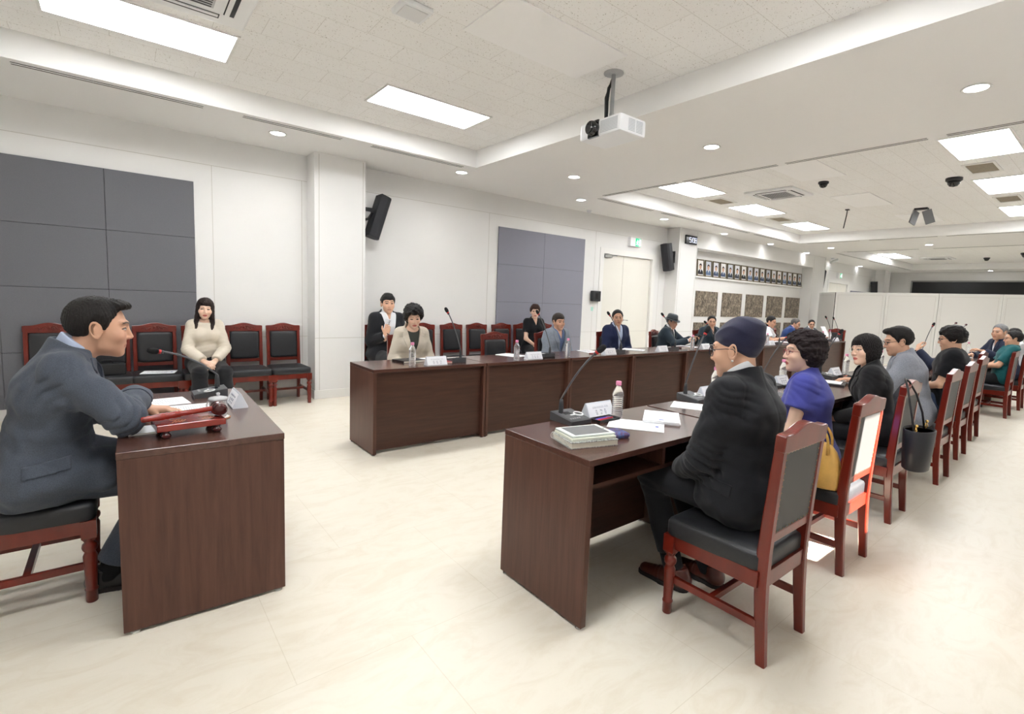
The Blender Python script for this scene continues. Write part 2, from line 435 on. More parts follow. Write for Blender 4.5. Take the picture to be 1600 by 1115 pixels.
def person(label, head, face, outfit, hair, lean=8, hq='far', fem=False, skin='m', hairc=(22, 18, 17), hd=(0, 0, 0), twist=0., side_lean=0.,
           arms='lap', neckf=0., cb=None, legs=None, glasses=None, seat=.455, bulk=1., hat=None, noarm=False, wrist=None, group=None):
    sc = 1.0
    tw = math.radians(twist)
    Sd = V3(math.cos(tw), math.sin(tw), 0)
    def joints(s):
        hz = seat+.10*s
        hip = V3(0, 0, hz); L = math.radians(lean); sl = math.tan(math.radians(side_lean))
        def st(p, l, a): return p+l*s*nrm(V3(sl, math.sin(a), math.cos(a)))
        waist = st(hip, .17, L*.6); chest = st(waist, .17, L*1.05); N = st(chest, .16, L*1.35)
        U = nrm(N-chest)
        Hc = N+s*(.055*U+V3(0, .022, .070))+s*V3(0, .018, -.006)*max(0, hd[1]/20.)+V3(0, neckf, -.3*neckf)
        return hip, waist, chest, N, U, Hc
    # height: scale so that the head centre is where the photo has it
    for _ in range(12):
        Hc = joints(sc)[5]; sc *= 1+.6*(head[2]-Hc[2])/(Hc[2]-seat)
        sc = min(1.12, max(.86, sc))
    s = sc; hip, waist, chest, N, U, Hc = joints(s)
    fy = math.radians(face)-PI/2
    ca, sa = math.cos(fy), math.sin(fy)
    pos = (head[0]-(Hc[0]*ca-Hc[1]*sa), head[1]-(Hc[0]*sa+Hc[1]*ca), head[2]-Hc[2] if abs(head[2]-Hc[2]) > .012 else 0)
    pos = (pos[0], pos[1], 0)
    Fd = nrm(np.cross(U, Sd)); Sd = nrm(np.cross(Fd, U))
    Rh = rotm(*hd); hs = s*(.97 if fem else 1.0)*.985
    shw = (.152 if not fem else .132)*s*(1+.5*(bulk-1))
    SR = N-.056*s*U+shw*Sd; SL = N-.056*s*U-shw*Sd
    l1, l2 = .285*s, .250*s
    A = {}
    dflt = {'lap': {'R': (V3(.085, .27, hip[2]+.055), V3(.7, -.6, -.6), V3(-.5, .8, -.25), V3(.2, .3, 1.), .5),
                    'L': (V3(-.085, .27, hip[2]+.055), V3(-.7, -.6, -.6), V3(.5, .8, -.25), V3(-.2, .3, 1.), .5)},
            'desk': {'R': (V3(.13, .42, .805), V3(.8, -.3, -.8), V3(-.45, .9, 0), V3(.1, 0, 1.), .35),
                     'L': (V3(-.13, .42, .805), V3(-.8, -.3, -.8), V3(.45, .9, 0), V3(-.1, 0, 1.), .35)}}
    if isinstance(arms, str): arms = dflt[arms]
    elif isinstance(arms, dict) and 'base' in arms:
        b = dict(dflt[arms['base']]); b.update({k: v for k, v in arms.items() if k != 'base'}); arms = b
    for k, Sh, sgn in (('R', SR, 1), ('L', SL, -1)):
        W, pole, fd, bn, curl = arms[k][:5]
        E, W = ik(Sh, V3(*W), V3(*pole), l1, l2)
        A[k] = (Sh, E, W, V3(*fd), V3(*bn), curl, sgn, arms[k][5] if len(arms[k]) > 5 else .3)
    lg = legs or {'R': (V3(.115, .44*s, seat+.035), V3(.115, .42*s, .085)), 'L': (V3(-.115, .44*s, seat+.035), V3(-.115, .42*s, .085))}
    LG = {k: (hip+V3(.088*s if k == 'R' else -.088*s, 0, -.005), V3(*lg[k][0]), V3(*lg[k][1])) for k in 'RL'}
    kap = (.70 if not fem else .76)
    nb = V3(sa, ca, 0)          # world +y in the sitter's own axes
    def press(P, d):
        """clothes and back flattened where they lean against the chair's back cushion"""
        if cb is None: return d
        lim = cb-.06*(P[:, 2]-.5)-1.5*np.maximum(0, P[:, 2]-.93)
        return smax(d, lim-(pos[1]+P@nb), .03)
    rb = s*bulk*(1.0 if not fem else .90)
    nk = s*(.056 if not fem else .048)
    def torso(P, f, hips=True):
        d = ecap(P, hip+V3(0, -.01, .02), waist, .118*rb+f, .108*rb+f, Sd, kap)
        d = smin(d, ecap(P, waist, chest+U*.02, .108*rb+f, .115*rb+f, Sd, kap), .05)
        d = smin(d, ecap(P, chest+U*.02, N-.075*s*U, .115*rb+f, .088*rb+f, Sd, kap*.92), .06)
        d = smin(d, cone(P, SR-.01*Sd, N-.028*s*U, .054*rb+f, .048*rb+f), .045)
        d = smin(d, cone(P, SL+.01*Sd, N-.028*s*U, .054*rb+f, .048*rb+f), .045)
        if fem:
            for sg in (1, -1): d = smin(d, ell(P, chest+Fd*.072*s+Sd*.064*s*sg-U*.01, (.060+f, .052+f, .062+f)), .04)
        if hips: d = smin(d, ecap(P, hip+V3(-.075, -.02, 0), hip+V3(.075, -.02, 0), .112*s*bulk+f, .112*s*bulk+f, Y3, .95), .06)
        return d
    def neckd(P, f=0.):
        return cone(P, N-.03*s*U, Hc+Rh@V3(0, -.022, -.055)*hs, nk*1.06+f, nk*.97+f)
    def armd(P, k, f, r0=.050, r1=.041, r2=.028, t0=0, t1=2.):
        Sh, E, W = A[k][:3]; b = .85 if fem else 1.
        d = cone(P, Sh, E if t1 >= 1 else Sh+(E-Sh)*t1, r0*s*b+f, (r1 if t1 >= 1 else r0+(r1-r0)*t1)*s*b+f)
        if t1 > 1:
            e2 = E+(W-E)*min(1, t1-1)
            d = smin(d, cone(P, E, e2, r1*s*b+f, (r1+(r2-r1)*min(1, t1-1))*s*b+f), .02)
        return d
    def legd(P, k, f, r0=.082, r1=.060, r2=.038):
        H, K, F = LG[k]
        d = cone(P, H, K, r0*s*bulk+f, r1*s+f)
        return smin(d, cone(P, K, F, (r1-.006)*s+f, r2*s+f), .025)
    def headp(P): return head_sdf((P-Hc)@Rh/hs, fem, hair)*hs
    hands = [k for k in 'RL' if not noarm]
    def hand_c(k): Sh, E, W, fd = A[k][:4]; return W+nrm(fd)*.085*s
    def handp(P, k):
        Sh, E, W, fd, bn, curl, sg, th = A[k]
        h = hand_sdf(P, W, fd, bn, sg, curl, th, s*(.9 if fem else 1.))
        return h
    def body(P):
        d = press(P, torso(P, -.004)+.004*(cb is not None))
        for k in 'RL':
            d = smin(d, armd(P, k, 0.), .03); d = smin(d, legd(P, k, -.006), .03)
            d = smin(d, cull(P, hand_c(k), .15, lambda Q: handp(Q, k)), .012)
            F = LG[k][2]; d = smin(d, cone(P, F+V3(0, -.02, -.03), F+V3(0, .13, -.055), .03, .022), .03)
        d = smin(d, neckd(P), .03)
        return smin(d, cull(P, Hc, .20, headp), .018)
    HQ = {'near': (.009, .0034, .0034, .0052, .0040), 'mid': (.011, .0044, .0042, .008, .0055), 'far': (.014, .0058, .0058, .011, .0075)}[hq]
    hb, hh, hn, hg, hr = HQ
    lo = np.minimum.reduce([hip, N, Hc]+[A[k][i] for k in 'RL' for i in (0, 1, 2)]+[LG[k][i] for k in 'RL' for i in (1, 2)])-.24
    hi = np.maximum.reduce([hip, N, Hc]+[A[k][i] for k in 'RL' for i in (0, 1, 2)]+[LG[k][i] for k in 'RL' for i in (1, 2)])+.26
    lo[2] = max(lo[2], -.01)
    RH = .178*s; hsph = Hc+Rh@V3(0, .0, -.005)*hs
    sph = [(hsph, RH)]+[(hand_c(k), .105*s) for k in hands]
    def fb(P):
        d = body(P)
        for c, r in sph: d = np.maximum(d, r-.008-np.linalg.norm(P-c, axis=1))
        return d
    parts = [sdf_mesh(fb, lo, hi, hb, 1)]
    for i, (c, r) in enumerate(sph):
        parts.append(sdf_mesh(lambda P: np.maximum(body(P), np.linalg.norm(P-c, axis=1)-r), c-r-.01, c+r+.01, hh if i == 0 else hn, 1))
    Vs, Fs, n0 = [], [], 0
    for v, f in parts: Vs.append(v); Fs.append(f+n0); n0 += len(v)
    Vv = np.concatenate(Vs); Ff = np.concatenate(Fs)
    q = (Vv-Hc)@Rh/hs
    hcl = np.array(lin(*hairc)[:3])
    col = np.tile(np.array(lin(*SKINCOL[skin])[:3]), (len(Vv), 1))
    near = np.linalg.norm(q, axis=1) < .17
    col[near] = paint_face(q[near], skin, hcl, fem, {'near': 1., 'mid': 1.15, 'far': 1.45}[hq])
    root = np_mesh('person', Vv, Ff, mat('skin', SKINCOL['m'], .5, noise=.06, nscale=30, attr='Col'), None, True, col)
    root.location = pos; root.rotation_euler = (0, 0, fy)
    tag(root, label, 'person', group)
    HM = Matrix.Translation(Hc.tolist()) @ Matrix(Rh.tolist()).to_4x4() @ Matrix.Diagonal((hs, hs, hs, 1))
    # ---- hair / hats
    def headpart(name, f, m, h, pad=.17, low=.15):
        v, fa = sdf_mesh(lambda P: f((P-Hc)@Rh/hs)*hs, Hc-V3(pad, pad, max(pad, low)), Hc+pad, h, 1)
        return np_mesh(name, v, fa, m, root)
    st = hair['style']
    hm = mat('hair_%d_%d_%d' % hairc, hairc, (.72 if st in ('perm', 'crop') else .5), noise=.5, nscale=45, stretch=(6, 6, 1), spec=.35, bump=.6, bscale=130)
    if st == 'beanie':
        headpart('beanie', lambda Q: hair_sdf(Q, 'beanie', hair), mat('navy_knit', (30, 31, 58), .92, noise=.12, nscale=250, sheen=.25, bump=.3, bscale=500), hr*.9, .2)
    else:
        headpart('hair', lambda Q: hair_sdf(Q, st, hair), hm, hr, .2, .33 if st == 'long' else .17)
        if st == 'bald': pass
    if hat == 'fedora':
        b = MB()
        ov = lambda r, z, kx, n=28: [(r*kx*math.cos(2*PI*i/n), r*1.16*math.sin(2*PI*i/n)-.012, z) for i in range(n)]
        b.loft([ov(.090, .040, .98), ov(.092, .058, .97), ov(.088, .10, .95), ov(.080, .135, .92), ov(.060, .150, .8), ov(.03, .143, .6)], HM)
        br = [[(x, y, z+.010*abs(x)/.1-(.012*max(0, y)/.13)) for x, y, z in ov(r, .044+dz, 1.0)] for r, dz in ((.088, 0), (.132, -.004), (.134, 0), (.132, .003), (.088, .006))]
        b.loft(br, HM, cap=False)
        ho = b.build('fedora_hat', mat('hat_felt', (66, 74, 78), .85, noise=.12, nscale=120, sheen=.3), root)
        b = MB(); b.loft([ov(.0935, .050, .985), ov(.094, .074, .975)], HM, cap=False)
        b.build('hat_band', mat('hat_band', (40, 42, 46), .6), ho)
    if glasses:
        b = MB(); gc, rad, shp = glasses
        for sg in (1, -1):
            cx = .0325*sg; n = 20
            pts = []
            for i in range(n):
                a = 2*PI*i/n; e = .75 if shp == 'rect' else 1.
                ux = math.copysign(abs(math.cos(a))**e, math.cos(a)); uz = math.copysign(abs(math.sin(a))**e, math.sin(a))
                pts.append((cx+(.0245 if shp == 'rect' else .0235)*ux, .1010-.10*abs(cx+.02*ux)**1.0*.35, .006+(.0165 if shp == 'rect' else .0215)*uz))
            b.tube(pts, rad, 6, HM, closed=True)
            b.tube([(cx+.024*sg, .0935, .012), (.068*sg, .082, .014), (.078*sg, .02, .014), (.080*sg, -.012, .010), (.078*sg, -.028, -.012)], rad*.9, 6, HM)
        b.tube([(-.010, .1015, .010), (0, .106, .013), (.010, .1015, .010)], rad, 6, HM)
        go = b.build('eyeglasses', mat('glasses_%d_%d_%d' % gc, gc, .3, metal=.3), root)
    # ---- clothing
    def garment(name, f, m, h=None, sm=2, pad=0.):
        v, fa = sdf_mesh(lambda P: press(P, f(P)), lo, hi, h or hg, sm); return np_mesh(name, v, fa, m, root)
    def fold(P, amp=.004):
        d = amp*wob(P, 21, 2.3)+amp*.5*wob(P, 47, .7)
        for k in 'RL':
            Sh, E, W = A[k][:3]
            for c, r, am in ((E, .085, 1.4), (Sh-U*.05, .09, 1.0)):
                w = np.exp(-((P-c)**2).sum(1)/(r*r))
                ax = nrm(W-Sh)
                d = d+w*amp*am*(1.1-2.2*np.abs(np.sin((P-c)@ax*PI/.036+1.6*wob(P, 22, 5.)))**.7)
        wv = np.exp(-((P-(waist+Fd*.05))**2).sum(1)/(.15*.15))
        return d+wv*amp*.9*(1.-2*np.abs(np.sin((P-waist)@nrm(U+.25*Sd)*PI/.05+1.7*wob(P, 13, 3.)))**.7)
    def tl(P): r = P-N; return r@Sd, r@Fd, r@U
    def hole(P, r, zz=0.):
        return cone(P, N-.05*s*U+zz*U-.012*Fd, Hc+Rh@V3(0, -.02, -.05)*hs, r+.012, r)
    def capsule_cut(P): return None
    for g in outfit:
        kind, m = g[0], g[1]; o = g[2] if len(g) > 2 else {}
        f0 = o.get('f', {'jacket': .020, 'shirt': .006, 'top': .013, 'trousers': .012}.get(kind, 0))
        if kind == 'jacket':
            wv = o.get('v', -.25)*s; up = o.get('slope', .19)
            def fj(P, base=False):
                d = torso(P, f0)
                if o.get('skirt', 1):
                    sk = ecap(P, hip+V3(0, -.02, .0), hip+V3(0, o.get('skl', .05), .0), .108*s*bulk+f0*.5, .104*s*bulk+f0*.5, X3, .52)
                    d = smin(d, sk, .08)
                for k in 'RL': d = smin(d, armd(P, k, f0*.85, .053, .047, .038, 0, 1.93), .035)
                d = d+fold(P, o.get('fold', .0035))
                u, v, w = tl(P)
                if base: return d
                e = (np.abs(u)-.012-(w-wv)*up)
                # collar band standing round the neck
                ring = np.maximum(cone(P, N-.06*s*U-.014*Fd, N+.062*s*U+.006*Fd, nk+.036, nk+.031), -(w+.05))
                ring = smax(ring, (w-.040*s-.30*np.clip(-v, 0, .06)), .006)
                d = smin(d, ring, .012)
                d = smax(d, -np.maximum(e*.96, .0-v), .004)
                d = smax(d, -cone(P, N-.07*s*U-.015*Fd, N+.10*s*U+.012*Fd, nk+.0165, nk+.0165), .004)
                d = smax(d, -np.maximum(np.maximum(np.abs(u)-.0018, wv-w-.5), np.maximum(.02-v, w-wv)), .002)
                if hq == 'near':
                    d = d+.0022*np.exp(-(u/.0045)**2)*(v < 0)
                    for k in 'RL':
                        Sh, E = A[k][:2]; sg = A[k][6]
                        sp = (P-(Sh-Sd*sg*.012))@nrm(Sd*sg*.9+U*.25+Fd*.1)
                        d = d+.0022*np.exp(-(sp/.005)**2)*(np.linalg.norm(P-Sh, axis=1) < .135)
                # sleeve ends, hem at the seat
                for k in 'RL':
                    Sh, E, W = A[k][:3]; ax = nrm(W-E); t = (P-(W-ax*.014))@ax; rr = np.linalg.norm(P-W, axis=1)
                    d = np.where(rr < .09, smax(d, t, .004), d)
                    if o.get('short'):
                        ax = nrm(E-Sh); t = (P-(Sh+(E-Sh)*o['short']))@ax; d = np.where((np.linalg.norm(P-E, axis=1) < .2)&(t > -.03)&(np.abs((P-N)@Sd) > .1), smax(d, t, .004), d)
                hem = seat+.004 if not o.get('crop') else hip[2]+o['crop']
                d = smax(d, hem-P[:, 2], .006)
                return d
            jo = garment('jacket', fj, m)
            th = {'near': .0042, 'mid': .0055, 'far': .0075}[hq]
            def flap(P, sg):
                u, v, w = tl(P); e = np.abs(u)-.010-(w-wv)*up
                hgt = np.clip((w-wv)/(-.03-wv), 0, 1)
                outer = e-(.010+.052*np.minimum(1, hgt*1.5))*(1-.35*np.clip((w+.055)/.07, 0, 1))
                r = np.maximum.reduce([-e, outer, wv-.01-w, w-.012, .01-v, .004-u*sg])
                # notch between collar and lapel
                if hq == 'near': r = np.maximum(r, -np.maximum(np.abs(w+.055-.35*(e-.02))-.0045, .026-e))
                return np.maximum(np.abs(fj(P, True)-.001)-th, r)
            for sg in (1, -1):
                v, fa = sdf_mesh(lambda P: flap(P, sg), N-.26*s*Z3-.17, N+V3(.17, .30, .06), {'near': .0036, 'mid': .0048, 'far': .0068}[hq], 1)
                np_mesh('lapel', v, fa, m, jo)
            if 'pocket' in o:
                for sg in (1, -1):
                    c = hip+X3*.15*sg+Z3*.085+Y3*.035
                    def pk(P):
                        a = (P-c)@Y3; b_ = (P-c)@Z3-.12*a
                        return np.maximum.reduce([np.abs(fj(P, True)-.001)-.0042, np.abs(a)-.075, np.abs(b_)-.024, .06-(P-hip)[:, 0]*sg])
                    v, fa = sdf_mesh(pk, c-V3(.12, .1, .06), c+V3(.12, .1, .06), .0036, 1)
                    if len(fa): np_mesh('pocket_flap', v, fa, m, jo)
            if o.get('buttons', 1):
                b = MB(); c = N+U*(wv-.03)+Fd*.135*rb+Sd*.012
                b.lathe([(0, 0), (.009, .001), (.009, .004), (0, .005)], 12, Matrix.Translation(c.tolist()) @ Vector(Fd.tolist()).to_track_quat('Z', 'Y').to_matrix().to_4x4())
                b.build('button', mat('button_dark', (25, 24, 26), .35), jo)
        elif kind == 'shirt':
            def fs(P):
                d = torso(P, f0); u, v, w = tl(P)
                c = cone(P, N-.05*s*U-.010*Fd, N+.080*s*U+.014*Fd, nk+.0125, nk+.0085)
                c = smax(c, w-.062*s+.50*np.clip(v, -.05, .09), .004)
                d = smin(d, c, .01)
                gap = np.where(w > -.085, np.abs(u)-.002-np.clip(w+.085, 0, 1)*.30, .03)
                d = smax(d, -np.maximum(gap, .0-v), .003)
                # placket and collar points
                d = d-.002*((np.abs(u) < .014)&(v > 0)&(w < -.08))
                leaf = (v > .0)&(gap > 0)&(gap < .028)&(w > -.085)&(w < .01)
                d = d-.004*leaf
                if o.get('cuff', 1):
                    for k in 'RL':
                        E, W = A[k][1:3]; d = np.minimum(d, cone(P, E+(W-E)*.6, W+nrm(W-E)*.006, .036*s, .034*s))
                        ax = nrm(W-E); t = (P-(W+ax*.004))@ax
                        d = np.where(np.linalg.norm(P-W, axis=1) < .06, smax(d, t, .003), d)
                return smax(d, hip[2]-P[:, 2], .01)
            garment('shirt', fs, m, hg*.8, 1)
        elif kind == 'top':
            sl = o.get('sleeve', .62); nck = o.get('neck', 'crew')
            def ft(P):
                d = torso(P, f0)
                u, v, w = tl(P)
                for k in 'RL':
                    Sh, E, W = A[k][:3]
                    if sl <= 1:
                        a = cone(P, Sh-(E-Sh)*.05, Sh+(E-Sh)*sl, .056*s*(.9 if fem else 1)+f0*.7, .056*s*(.9 if fem else 1)*o.get('flare', 1.)+f0)
                        ax = nrm(E-Sh); a = smax(a, (P-(Sh+(E-Sh)*sl))@ax, .006)
                    else:
                        a = armd(P, k, f0, .055, .050, .036*o.get('puff', 1.), 0, min(sl, 1.93))
                        if o.get('puff'): a = a-.010*np.exp(-((P-(E+(W-E)*.55))**2).sum(1)/.12**2)
                        ax = nrm(W-E); t = (P-(E+(W-E)*(sl-1)))@ax; a = np.where(np.linalg.norm(P-W, axis=1) < .12, smax(a, t, .005), a)
                    d = smin(d, a, .03)
                d = d+fold(P, o.get('fold', .0035))
                if nck == 'collar':
                    c = cone(P, N-.05*s*U-.012*Fd, N+.05*s*U+.004*Fd, nk+.024, nk+.014)
                    c = smax(c, w-.034*s+.45*np.clip(v, -.03, .09), .004)
                    d = smin(d, c, .010)
                    gap = np.where(w > -.10, np.abs(u)-.002-np.clip(w+.10, 0, 1)*.36, .03)
                    d = smax(d, -np.maximum(gap, -v), .003)
                    leaf = (gap > 0)&(gap < .035)&(w > -.10)&(w < .02)&(v > -.02)
                    d = d-.0045*leaf
                    pass
                elif nck == 'crew':
                    d = smax(d, -ell(P, N+Fd*.015+U*.015, (.074*s, .075*s, .062*s)), .006)
                    d = smax(d, -hole(P, nk+.008), .004)
                elif nck == 'high':
                    d = smax(d, -hole(P, nk+.004), .004)
                hem = o.get('hem', seat+.01)
                d = smax(d, hem-P[:, 2], .006)
                return d
            garment(o.get('name', 'shirt'), ft, m)
            if o.get('trim'):
                pass
        elif kind == 'trousers':
            def fp(P):
                d = ecap(P, hip+V3(-.075, -.02, 0), hip+V3(.075, -.02, 0), .115*s*bulk+f0, .115*s*bulk+f0, Y3, .95)
                d = smin(d, ecap(P, hip+V3(0, -.01, .02), waist-U*.05, .115*rb+f0*.6, .108*rb+f0*.4, Sd, kap), .05)
                d = smax(d, (P-waist)@U+.05, .01)
                for k in 'RL':
                    l = legd(P, k, f0, .082, .054, o.get('r2', .046))
                    H, K, F = LG[k]
                    w = np.exp(-((P-K)**2).sum(1)/.10**2)
                    l = l+.004*w*np.sin(P[:, 2]*120+3*wob(P, 20, 1.))+.003*wob(P, 24, 6.)
                    ax = nrm(F-K); cut = (P-(F-ax*o.get('short', .045)))@ax
                    l = np.where((np.linalg.norm(P-F, axis=1) < .35)&((P-K)@ax > .02), smax(l, cut, .006), l)
                    d = smin(d, l, .03)
                return smax(d, -(P[:, 2]-seat-.002) if False else d*0-1, .01)
            garment(o.get('name', 'trousers'), fp, m)
        elif kind == 'shoes':
            for k in 'RL':
                H, K, F = LG[k]; yw = math.radians(o.get('toe', {'R': -6, 'L': 6})[k]); dr = V3(-math.sin(yw), math.cos(yw), 0); sd = V3(dr[1], -dr[0], 0)
                g0 = V3(F[0], F[1], 0)
                def fsh(P):
                    r = P-g0; q2 = np.stack([r@sd, r@dr, r[:, 2]], 1)
                    d = cone(q2, (0, -.045, .045), (0, .03, .048), .040, .038)
                    d = smin(d, cone(q2, (0, .05, .036), (0, .165, .026), .040, .030), .04)
                    d = smin(d, cone(q2, (0, -.035, .05), (0, -.02, .105), .042, .042), .03)
                    d = smax(d, q2[:, 2]-.098-.25*np.clip(-.0-q2[:, 1], 0, .1), .006)
                    d = d+.0015*np.sin(q2[:, 1]*260)*np.exp(-((q2[:, 1]-.085)/.03)**2)
                    return smax(d, .004-q2[:, 2], .006)
                v, fa = sdf_mesh(fsh, g0+V3(-.26, -.26, -.005), g0+V3(.26, .26, .17), hg*.9, 1)
                so = np_mesh('shoe', v, fa, m, root)
                def fso(P):
                    r = P-g0; q2 = np.stack([r@sd, r@dr, r[:, 2]], 1)
                    d = cone(q2*V3(1, 1, .0), (0, -.04, 0), (0, .05, 0), .044, .044)
                    d = smin(d, cone(q2*V3(1, 1, 0), (0, .05, 0), (0, .165, 0), .045, .036), .03)
                    return np.maximum(d, np.abs(q2[:, 2]-.010)-.0105)
                if hq != 'far':
                    v, fa = sdf_mesh(fso, g0+V3(-.26, -.26, -.01), g0+V3(.26, .26, .04), .0055, 0)
                    np_mesh('sole', v, fa, mat('shoe_sole', (40, 32, 30), .7), so)
            if o.get('socks'):
                for k in 'RL':
                    H, K, F = LG[k]; ax = nrm(F-K)
                    v, fa = sdf_mesh(lambda P: np.maximum(np.maximum(cone(P, K, F-V3(0, 0, .02), .055*s, .046*s), -(P-(F-ax*o.get('sockh', .11)))@ax), .05-P[:, 2]), F-.2, F+.15, .008, 1)
                    np_mesh('sock', v, fa, mat('sock_black', (24, 24, 26), .95), root)
        elif kind == 'stole':
            pass
    # frames for things held: matrices in world space
    RW = Matrix.Translation(pos) @ Matrix.Rotation(fy, 4, 'Z')
    return dict(root=root, RW=RW, A=A, Hc=Hc, Rh=Rh, hs=hs, HM=HM, N=N, U=U, Fd=Fd, Sd=Sd, hip=hip, s=s, LG=LG, wrist={k: RW @ Vector(A[k][2].tolist()) for k in 'RL'}, pos=pos)
# ------------------------------------------------------------------ dimensions of the room (metres)
YW, YR, XB, XF = 7.054, -.92, -2.3, 25.5        # window-less wall, window wall, wall behind the chairman, far wall
ZS, ZT, YC0, YC1 = 3.133, 3.354, .45, 5.85      # soffit, raised tile fields, coves
COVES = [(-1.75, 3.745), (6.205, 13.75), (16.45, 24.1)]
KY = 6.724                                       # face of the columns
COLX = [(1.925, 2.575), (9.72, 10.45), (16.95, 17.9)]
DH = .7625                                       # desk height

def nodes_of(m): return m.node_tree.nodes, m.node_tree.links, m.node_tree.nodes['Principled BSDF']
M_wall = mat('wall_paint', (233, 232, 230), .55, noise=.012, nscale=1.5, spec=.3)
M_trim = mat('white_trim', (236, 235, 231), .45)
M_soffit = mat('soffit_paint', (244, 243, 241), .6, spec=.2)
M_groove = mat('groove_shadow_line', (196, 192, 184), .8)
M_door = mat('door_leaf', (232, 229, 220), .5)
M_slot = mat('slot_dark', (62, 60, 54), .8)
M_white = mat('white_plastic', (238, 239, 240), .4)
M_panelw = mat('partition_white', (232, 230, 226), .5)
M_chrome = mat('steel', (190, 190, 192), .25, metal=1)
M_black = mat('black_plastic', (30, 30, 32), .45)
M_dblack = mat('deep_black', (12, 12, 13), .5)

def tile_material():
    m = mat('acoustic_tile', (247, 246, 244), .85, spec=.2)
    N, L, p = nodes_of(m)
    tc = N.new('ShaderNodeTexCoord')
    n = N.new('ShaderNodeTexNoise'); n.inputs['Scale'].default_value = 95; n.inputs['Detail'].default_value = 2
    mp = N.new('ShaderNodeMapping'); mp.inputs['Scale'].default_value = (1, 1, 1)
    L.new(tc.outputs['Object'], mp.inputs['Vector']); L.new(mp.outputs['Vector'], n.inputs['Vector'])
    cr = N.new('ShaderNodeValToRGB'); cr.color_ramp.elements[0].position = .29; cr.color_ramp.elements[1].position = .345
    cr.color_ramp.elements[0].color = lin(184, 178, 168); cr.color_ramp.elements[1].color = lin(247, 246, 244)
    L.new(n.outputs['Fac'], cr.inputs['Fac'])
    b = N.new('ShaderNodeTexBrick'); b.offset = .5; b.inputs['Scale'].default_value = 1
    b.inputs['Brick Width'].default_value = .6; b.inputs['Row Height'].default_value = .3; b.inputs['Mortar Size'].default_value = .0016
    b.inputs['Color1'].default_value = (1, 1, 1, 1); b.inputs['Color2'].default_value = (.985, .982, .976, 1); b.inputs['Mortar'].default_value = (.72, .7, .67, 1)
    L.new(tc.outputs['Object'], b.inputs['Vector'])
    mx = N.new('ShaderNodeMix'); mx.data_type = 'RGBA'; mx.blend_type = 'MULTIPLY'; mx.inputs['Factor'].default_value = 1
    L.new(cr.outputs['Color'], mx.inputs['A']); L.new(b.outputs['Color'], mx.inputs['B']); L.new(mx.outputs['Result'], p.inputs['Base Color'])
    return m
M_tile = tile_material()
def floor_material():
    m = mat('vinyl_floor', (232, 226, 215), .34, spec=.42)
    N, L, p = nodes_of(m)
    tc = N.new('ShaderNodeTexCoord'); mp = N.new('ShaderNodeMapping'); mp.inputs['Scale'].default_value = (.7, 1.6, 1); mp.inputs['Rotation'].default_value = (0, 0, .5)
    L.new(tc.outputs['Object'], mp.inputs['Vector'])
    n = N.new('ShaderNodeTexNoise'); n.inputs['Scale'].default_value = 4.6; n.inputs['Detail'].default_value = 10; n.inputs['Roughness'].default_value = .68; n.inputs['Distortion'].default_value = 1.6
    L.new(mp.outputs['Vector'], n.inputs['Vector'])
    cr = N.new('ShaderNodeValToRGB'); e = cr.color_ramp.elements
    e[0].position = .34; e[0].color = lin(228, 219, 201); e[1].position = .54; e[1].color = lin(235, 228, 213)
    L.new(n.outputs['Fac'], cr.inputs['Fac'])
    b = N.new('ShaderNodeTexBrick'); b.offset = .5; b.inputs['Scale'].default_value = 1; b.inputs['Brick Width'].default_value = .9; b.inputs['Row Height'].default_value = .9
    b.inputs['Mortar Size'].default_value = .0016; b.inputs['Color1'].default_value = (1, 1, 1, 1); b.inputs['Color2'].default_value = (.99, .985, .98, 1); b.inputs['Mortar'].default_value = (.88, .86, .82, 1)
    L.new(tc.outputs['Object'], b.inputs['Vector'])
    mx = N.new('ShaderNodeMix'); mx.data_type = 'RGBA'; mx.blend_type = 'MULTIPLY'; mx.inputs['Factor'].default_value = 1
    L.new(cr.outputs['Color'], mx.inputs['A']); L.new(b.outputs['Color'], mx.inputs['B']); L.new(mx.outputs['Result'], p.inputs['Base Color'])
    r = N.new('ShaderNodeMapRange'); r.inputs['To Min'].default_value = .28; r.inputs['To Max'].default_value = .46
    L.new(n.outputs['Fac'], r.inputs['Value']); L.new(r.outputs['Result'], p.inputs['Roughness'])
    return m
M_floor = floor_material()

# ------------------------------------------------------------------ shell
MB().box(XB-.1, XF+.1, YR-.1, YW+.4, -.12, 0).build('floor', M_floor, kind='structure')
# ceiling: soffit with three coves, the cove sides, then the raised tile fields
b = MB()
xs = [XB-.1]+[v for c in COVES for v in c]+[XF+.1]
b.box(XB-.1, XF+.1, YR-.1, YC0, ZS, ZS+.5); b.box(XB-.1, XF+.1, YC1, YW+.4, ZS, ZS+.5)
for i in range(0, len(xs), 2): b.box(xs[i], xs[i+1], YC0, YC1, ZS, ZS+.5)
b.build('ceiling', M_soffit, kind='structure')
for i, (a, c) in enumerate(COVES):
    MB().box(a-.01, c+.01, YC0-.01, YC1+.01, ZT, ZT+.05).build('ceiling', M_tile, kind='structure')
